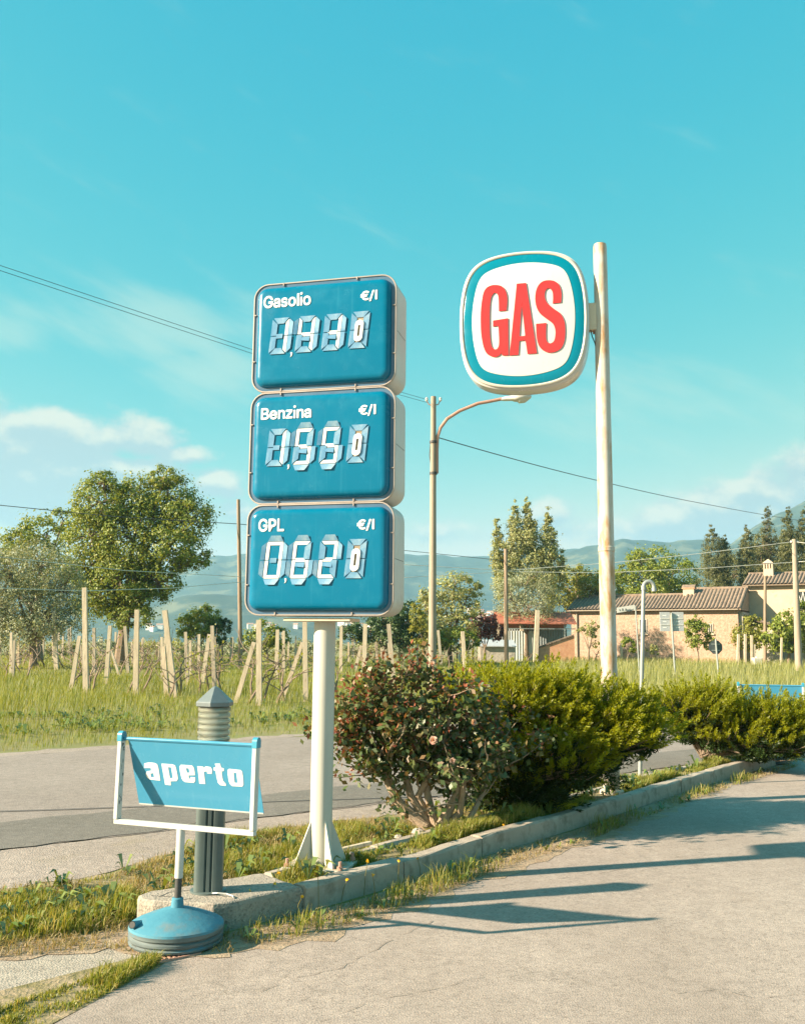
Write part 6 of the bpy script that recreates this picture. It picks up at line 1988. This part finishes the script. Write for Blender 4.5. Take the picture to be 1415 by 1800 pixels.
canes = MB()
tips = []
CN = [((-.06, 0, 0), (700, 1410), (668, 1345), (640, 1300), .040), ((-.03, .03, 0), (722, 1400), (700, 1320), (690, 1250), .032), ((.02, .0, 0), (752, 1400), (742, 1330), (750, 1240), .030),
      ((.06, -.03, 0), (786, 1430), (806, 1390), (800, 1330), .042), ((.10, .02, 0), (808, 1430), (812, 1395), (818, 1330), .030), ((.0, .06, 0), (735, 1400), (770, 1330), (800, 1230), .028),
      ((.12, .0, 0), (826, 1440), (850, 1400), (880, 1330), .026), ((-.05, -.04, 0), (705, 1425), (690, 1380), (660, 1320), .030)]
for st, p1, p2, p3, r in CN:
    dy = rg.uniform(-.25, .25)
    a, b, c_ = rloc(*p1), rloc(*p2), rloc(*p3)
    b.y += dy * .5
    c_.y += dy
    canes.tube([st, a, b, c_], [r * 1.15, r, r * .75, r * .5], 8)
    for q in range(9):
        s0 = a.lerp(b, rg.random()) if rg.random() < .35 else b.lerp(c_, rg.random())
        d = Vector((rg.uniform(-1, 1), rg.uniform(-1, .9), rg.uniform(-.05, 1.1)))
        pts = gnarl(canes, s0, d, rg.uniform(.25, .55), r * .32, rg, 4, .3)
        tips += pts[1:]
        for z_ in range(2):
            d = Vector((rg.uniform(-1, 1), rg.uniform(-1, 1), rg.uniform(-.1, 1)))
            tips += gnarl(canes, pts[rg.randint(1, 4)], d, rg.uniform(.15, .35), r * .16, rg, 3, .3)[1:]
canes.build('canes', M['rosebark'], rose, smooth=True)
# the leafy outline
LB = [(640, 1215, 50, 42), (700, 1205, 60, 45), (765, 1205, 56, 42), (830, 1240, 48, 44), (880, 1260, 38, 38), (640, 1280, 46, 38), (715, 1268, 60, 40), (800, 1285, 52, 42), (865, 1305, 40, 34), (612, 1290, 24, 26), (655, 1330, 32, 22), (748, 1315, 30, 22), (822, 1328, 40, 28), (618, 1235, 28, 42), (735, 1178, 26, 22), (655, 1182, 26, 20), (850, 1350, 30, 26)]
cen = []
for px, py, rx, ry in LB:
    s = ppm(px, py, rb.y)
    k = 17
    c_ = np.array(list(rloc(px, py)))
    d = rgn.normal(size=(k, 3))
    d /= np.linalg.norm(d, axis=1)[:, None]
    cc = c_ + d * np.array([rx * s, rx * s * 1.25, ry * s]) * (rgn.random(k) ** .4)[:, None]
    cc[:, 1] += rgn.uniform(-.22, .22)
    cen.append(cc)
cen = np.concatenate(cen)
tp = np.array([list(t) for t in tips])
cen = cen[np.sqrt(((cen[:, None] - tp[None]) ** 2).sum(2)).min(1) < .16]
tp = tp[rgn.random(len(tp)) < .6]
cen = np.concatenate([cen, tp])
lv = np.repeat(cen, 12, 0) + rgn.normal(size=(len(cen) * 12, 3)) * .05
lv = lv[lv[:, 2] > .12]
np_quads('leaves', diamond(lv, np.full(len(lv), .054), rgn, .1, .68), M['l_rose'], rose)
tw = MB()
for c_ in cen[::3]:
    j = min(tips, key=lambda t: (t - Vector(c_)).length)
    tw.tube([j, j.lerp(Vector(c_), .5) + Vector((0, 0, .02)), c_], [.005, .004, .002], 4, False)
tw.build('twigs', M['rosebark'], rose)
top = cen[(cen[:, 2] > 1.1) | (cen[:, 0] < -.58) | ((cen[:, 2] > .6) & (rgn.random(len(cen)) < .34))]
rl = np.repeat(top, 8, 0) + rgn.normal(size=(len(top) * 8, 3)) * .06 + np.array([0, 0, .04])
np_quads('young_red_leaves', diamond(rl, np.full(len(rl), .045), rgn, .3, .5), M['l_rosered'], rose)
BLOOM = [(602, 1196), (640, 1188), (724, 1178), (760, 1168), (762, 1302), (796, 1338), (832, 1270)]
fl = None
for px, py in BLOOM:
    p = rloc(px, py, rb.y - rg.uniform(.25, .55) * (1 if py > 1200 else .6))
    if fl is None:
        Q = []
        for ring, (n_, r_, tilt) in enumerate(((5, .040, .35), (5, .032, .8), (5, .022, 1.3), (3, .012, 1.6))):
            for k in range(n_):
                a = 2 * math.pi * (k + ring * .37) / n_
                d = np.array([math.cos(a) * math.cos(tilt), math.sin(a) * math.cos(tilt), math.sin(tilt)])
                s_ = np.array([-math.sin(a), math.cos(a), 0]) * r_ * .72
                o_ = np.array([0, 0, .004 * ring])
                Q.append(np.array([o_, o_ + d * r_ * .7 + s_, o_ + d * r_ * 1.15, o_ + d * r_ * .7 - s_]))
        fl = np_quads('bloom', np.concatenate(Q), M['petal'], rose)
        o = fl
    else:
        o = fl.copy()
        C.objects.link(o)
        o.parent = rose
    o.location = p
    o.rotation_euler = (R_(rg.uniform(20, 80)), R_(rg.uniform(-30, 30)), rg.uniform(-.8, .8))
    sc_ = rg.uniform(.5, .85)
    o.scale = (sc_, sc_, sc_)

# ------------------------------------------------------------------ junipers
def juniper(loc, label, masses, n, seed, dry=(), lean=(0, 0, 0)):
    """spreading juniper: feathery plumes springing outwards and up; masses are (dx, dy, dz, rx, ry, rz) in metres"""
    e = empty('juniper', loc, 0, label, 'juniper', 'spreading junipers on the island')
    rgn = np.random.default_rng(seed)
    rg = random.Random(seed)
    vol = np.array([m_[3] * m_[5] for m_ in masses])
    outA, outB, outD = [], [], []
    zmid = .43 * max(m_[2] + m_[5] for m_ in masses)
    mb = MB()
    for m_, v in zip(masses, vol / vol.sum()):
        k = int(n * v)
        c_ = np.array(m_[:3])
        r = np.array(m_[3:])
        d = rgn.normal(size=(k, 3))
        d[:, 2] = np.where(d[:, 2] < -.3, -d[:, 2] * .6, d[:, 2])
        d /= np.linalg.norm(d, axis=1)[:, None]
        f = .45 + .5 * rgn.random(k) ** .6
        p0 = c_ + d * r * f[:, None]
        dirv = d * .85 + np.array([0, 0, .40]) + np.array(lean) + rgn.normal(size=(k, 3)) * .22
        dirv /= np.linalg.norm(dirv, axis=1)[:, None]
        Ls = rgn.uniform(.20, .42, k) * (.8 + .2 * np.mean(r) / .5)
        per = 120
        t = rgn.random((k, per)) ** .75
        side = rgn.normal(size=(k, per, 3))
        side -= (side * dirv[:, None]).sum(2)[..., None] * dirv[:, None]
        side /= np.linalg.norm(side, axis=2)[..., None]
        spread = (.24 * (1.02 - t) ** .75 * (t + .2) ** .5)[..., None]
        droop = np.array([0, 0, 1.0]) * ((t ** 2) * (rgn.uniform(-.10, .16, k) * Ls)[:, None])[..., None]
        pos = p0[:, None] + dirv[:, None] * (Ls[:, None] * t)[..., None] + droop + side * spread * Ls[:, None, None] * rgn.random((k, per))[..., None] ** .6
        ax = dirv[:, None] * .9 + side * .55 + rgn.normal(size=(k, per, 3)) * .12
        ax /= np.linalg.norm(ax, axis=2)[..., None]
        ll = (.020 + .022 * rgn.random((k, per)))[..., None]
        bt = np.cross(ax, side + rgn.normal(size=(k, per, 3)) * .5)
        bt /= np.linalg.norm(bt, axis=2)[..., None] + 1e-9
        V = np.stack([pos - ax * ll * .5, pos + bt * ll * .13, pos + ax * ll * .6, pos - bt * ll * .13], 2)
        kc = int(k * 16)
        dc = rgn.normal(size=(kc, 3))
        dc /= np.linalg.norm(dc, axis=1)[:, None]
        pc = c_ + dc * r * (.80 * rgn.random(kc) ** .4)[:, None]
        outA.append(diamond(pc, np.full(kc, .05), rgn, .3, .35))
        is_dry = np.zeros(k, bool)
        for q in dry:
            is_dry |= (np.linalg.norm((p0 - np.array(q[:3])) / np.array(q[3:]), axis=1) < 1)
        outD.append(V[is_dry].reshape(-1, 3))
        young = (p0[:, 2] + dirv[:, 2] * Ls > zmid + rgn.normal(0, .10, k)) | (rgn.random(k) < .12)  # bright tips kept to upper plumes, painting the lit top and shaded foot
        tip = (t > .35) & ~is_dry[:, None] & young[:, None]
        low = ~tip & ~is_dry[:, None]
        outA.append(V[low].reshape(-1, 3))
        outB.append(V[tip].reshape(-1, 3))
        for q in range(0, k, 3):
            a = Vector(p0[q])
            s_ = Vector((rg.uniform(-.1, .1), rg.uniform(-.1, .1), .05 + rg.random() * .15))
            mb.tube([s_, s_.lerp(a, .55) + Vector((0, 0, .06)), a, a + Vector(dirv[q]) * Ls[q] * .6], [.016, .010, .006, .002], 4, False)
    np_quads('foliage', np.concatenate(outA), M['l_jun_shade'], e)
    np_quads('lit_young_tips', np.concatenate(outB), M['l_jun'], e)
    if sum(len(q) for q in outD):
        np_quads('dead_foliage', np.concatenate(outD), M['l_jundry'], e)
    for k in range(6):
        gnarl(mb, (rg.uniform(-.12, .12), rg.uniform(-.08, .08), -.05), (rg.uniform(-.8, .8), rg.uniform(-.4, .4), .9), .7, .045, rg, 6, .3)
    mb.build('branches', M['bark'], e)
    return e


M['l_jun_shade'] = leafy('inner_shaded_juniper_foliage', [(.014, .034, .006), (.024, .046, .008), (.036, .060, .008)], 0.18, gain=1.1)  # older inner and lower growth, with the bush's shade put into its colour
j1 = G(895, 1424, .118)


def jm(base, y, lst):
    out = []
    for px, py, rx, ry, dy in lst:
        s = ppm(px, py, y + dy)
        p = D(px, py, y + dy)
        out.append((p.x - base.x, p.y - base.y, p.z - base.z, rx * s, rx * s * .85, ry * s))
    return out


jb = Vector((1.02, 8.75, .118))
juniper(jb, 'dense bright juniper spilling right between rose bush and GAS pole', jm(jb, 8.75, [(900, 1263, 70, 47.5, 0), (960, 1253, 70, 42.75, 0.1), (1040, 1268, 70, 39.9, 0.1), (1105, 1283, 48, 32.3, 0.1), (960, 1328, 90, 58.9, 0), (1060, 1315, 75, 39.52, 0.05), (900, 1360, 60, 57.0, 0), (1000, 1362, 70, 36.48, -0.1), (840, 1238, 50, 30.4, 0.35), (1130, 1308, 36, 28.5, 0), (930, 1415, 55, 32.3, 0), (870, 1405, 46, 26, 0), (915, 1400, 50, 26, -0.1), (1080, 1305, 46, 22, -0.05)]), 2100, 201, lean=(.22, 0, .05))
jb2 = Vector((3.95, 12.35, .118))
juniper(jb2, 'juniper with dead brown lower twigs at the right edge', jm(jb2, 12.35, [(1190, 1252, 34, 21.419999999999998, 0), (1240, 1245, 48, 23.205, 0.1), (1300, 1266, 50, 24.990000000000002, 0.1), (1360, 1276, 46, 26.775000000000002, 0), (1410, 1288, 40, 30.345, 0), (1230, 1269, 52, 26.775000000000002, 0), (1300, 1297, 60, 30.345, 0), (1370, 1295, 50, 28.56, 0), (1330, 1325, 44, 19.635, -0.2), (1210, 1294, 32, 19.635, 0), (1390, 1320, 26, 17.85, -0.1), (1260, 1310, 40, 18, -0.1), (1380, 1318, 44, 20, -0.15), (1420, 1290, 30, 26, 0)]), 1400, 202,
        dry=[(-.28, -.35, .14, .22, .4, .12), (.40, -.45, .04, .26, .35, .08)], lean=(.12, 0, .08))
# fallen plank and stones inside the island
pk = G(625, 1492, .125)
o = MB().box(-.16, .16, -.02, .02, 0, .025, .003).build('plank', M['post'], loc=(pk.x, pk.y, .126))
o.rotation_euler = (0, 0, R_(50))
tag(o, 'short weathered board lying in the grass behind the sign pole base', 'board')
for k, (px, py, s) in enumerate(((735, 1468, .05), (815, 1462, .04), (860, 1445, .045), (700, 1475, .03))):
    b = G(px, py, .12)
    rgk = random.Random(k)
    mb = MB()
    mb.lathe([(s * .5, 0), (s, s * .3), (s * .85, s * .7), (s * .3, s * .95)], 9)
    mb.v = [(x * rgk.uniform(.8, 1.25), y * rgk.uniform(.8, 1.25), z * rgk.uniform(.85, 1.15)) for x, y, z in mb.v]
    o = mb.build('stone', M['kerb'], loc=b)
    tag(o, ['brown', 'rough', 'angular', 'small'][k] + ' stone under the rose bush, ' + ordinal([2, 3, 4, 1][k]) + ' from the left', 'stone', 'stones under the rose bush')

# drain grate in front of the weighted base
ga, gb = G(262, 1694), G(345, 1676)
gd = Vector((gb.x - ga.x, gb.y - ga.y, 0))
gr_ = empty('drain_grate', (ga.x, ga.y, .006), math.atan2(gd.y, gd.x), 'rusty steel drain grate half under the aperto stand base', 'grate')
gL = gd.length
for yy in (-.05, .05):
    done(MB().box(0, gL, yy - .006, yy + .006, 0, .010).build('side_bar', M['rustpaint'], gr_), False)
bar = MB().box(-.004, .004, -.0435, .0435, 0, .008).mesh('bar')
bar.materials.append(M['rustpaint'])
for k in range(int(gL / .022)):
    link('bar', bar, None, gr_, (.014 + k * .022, 0, 0))
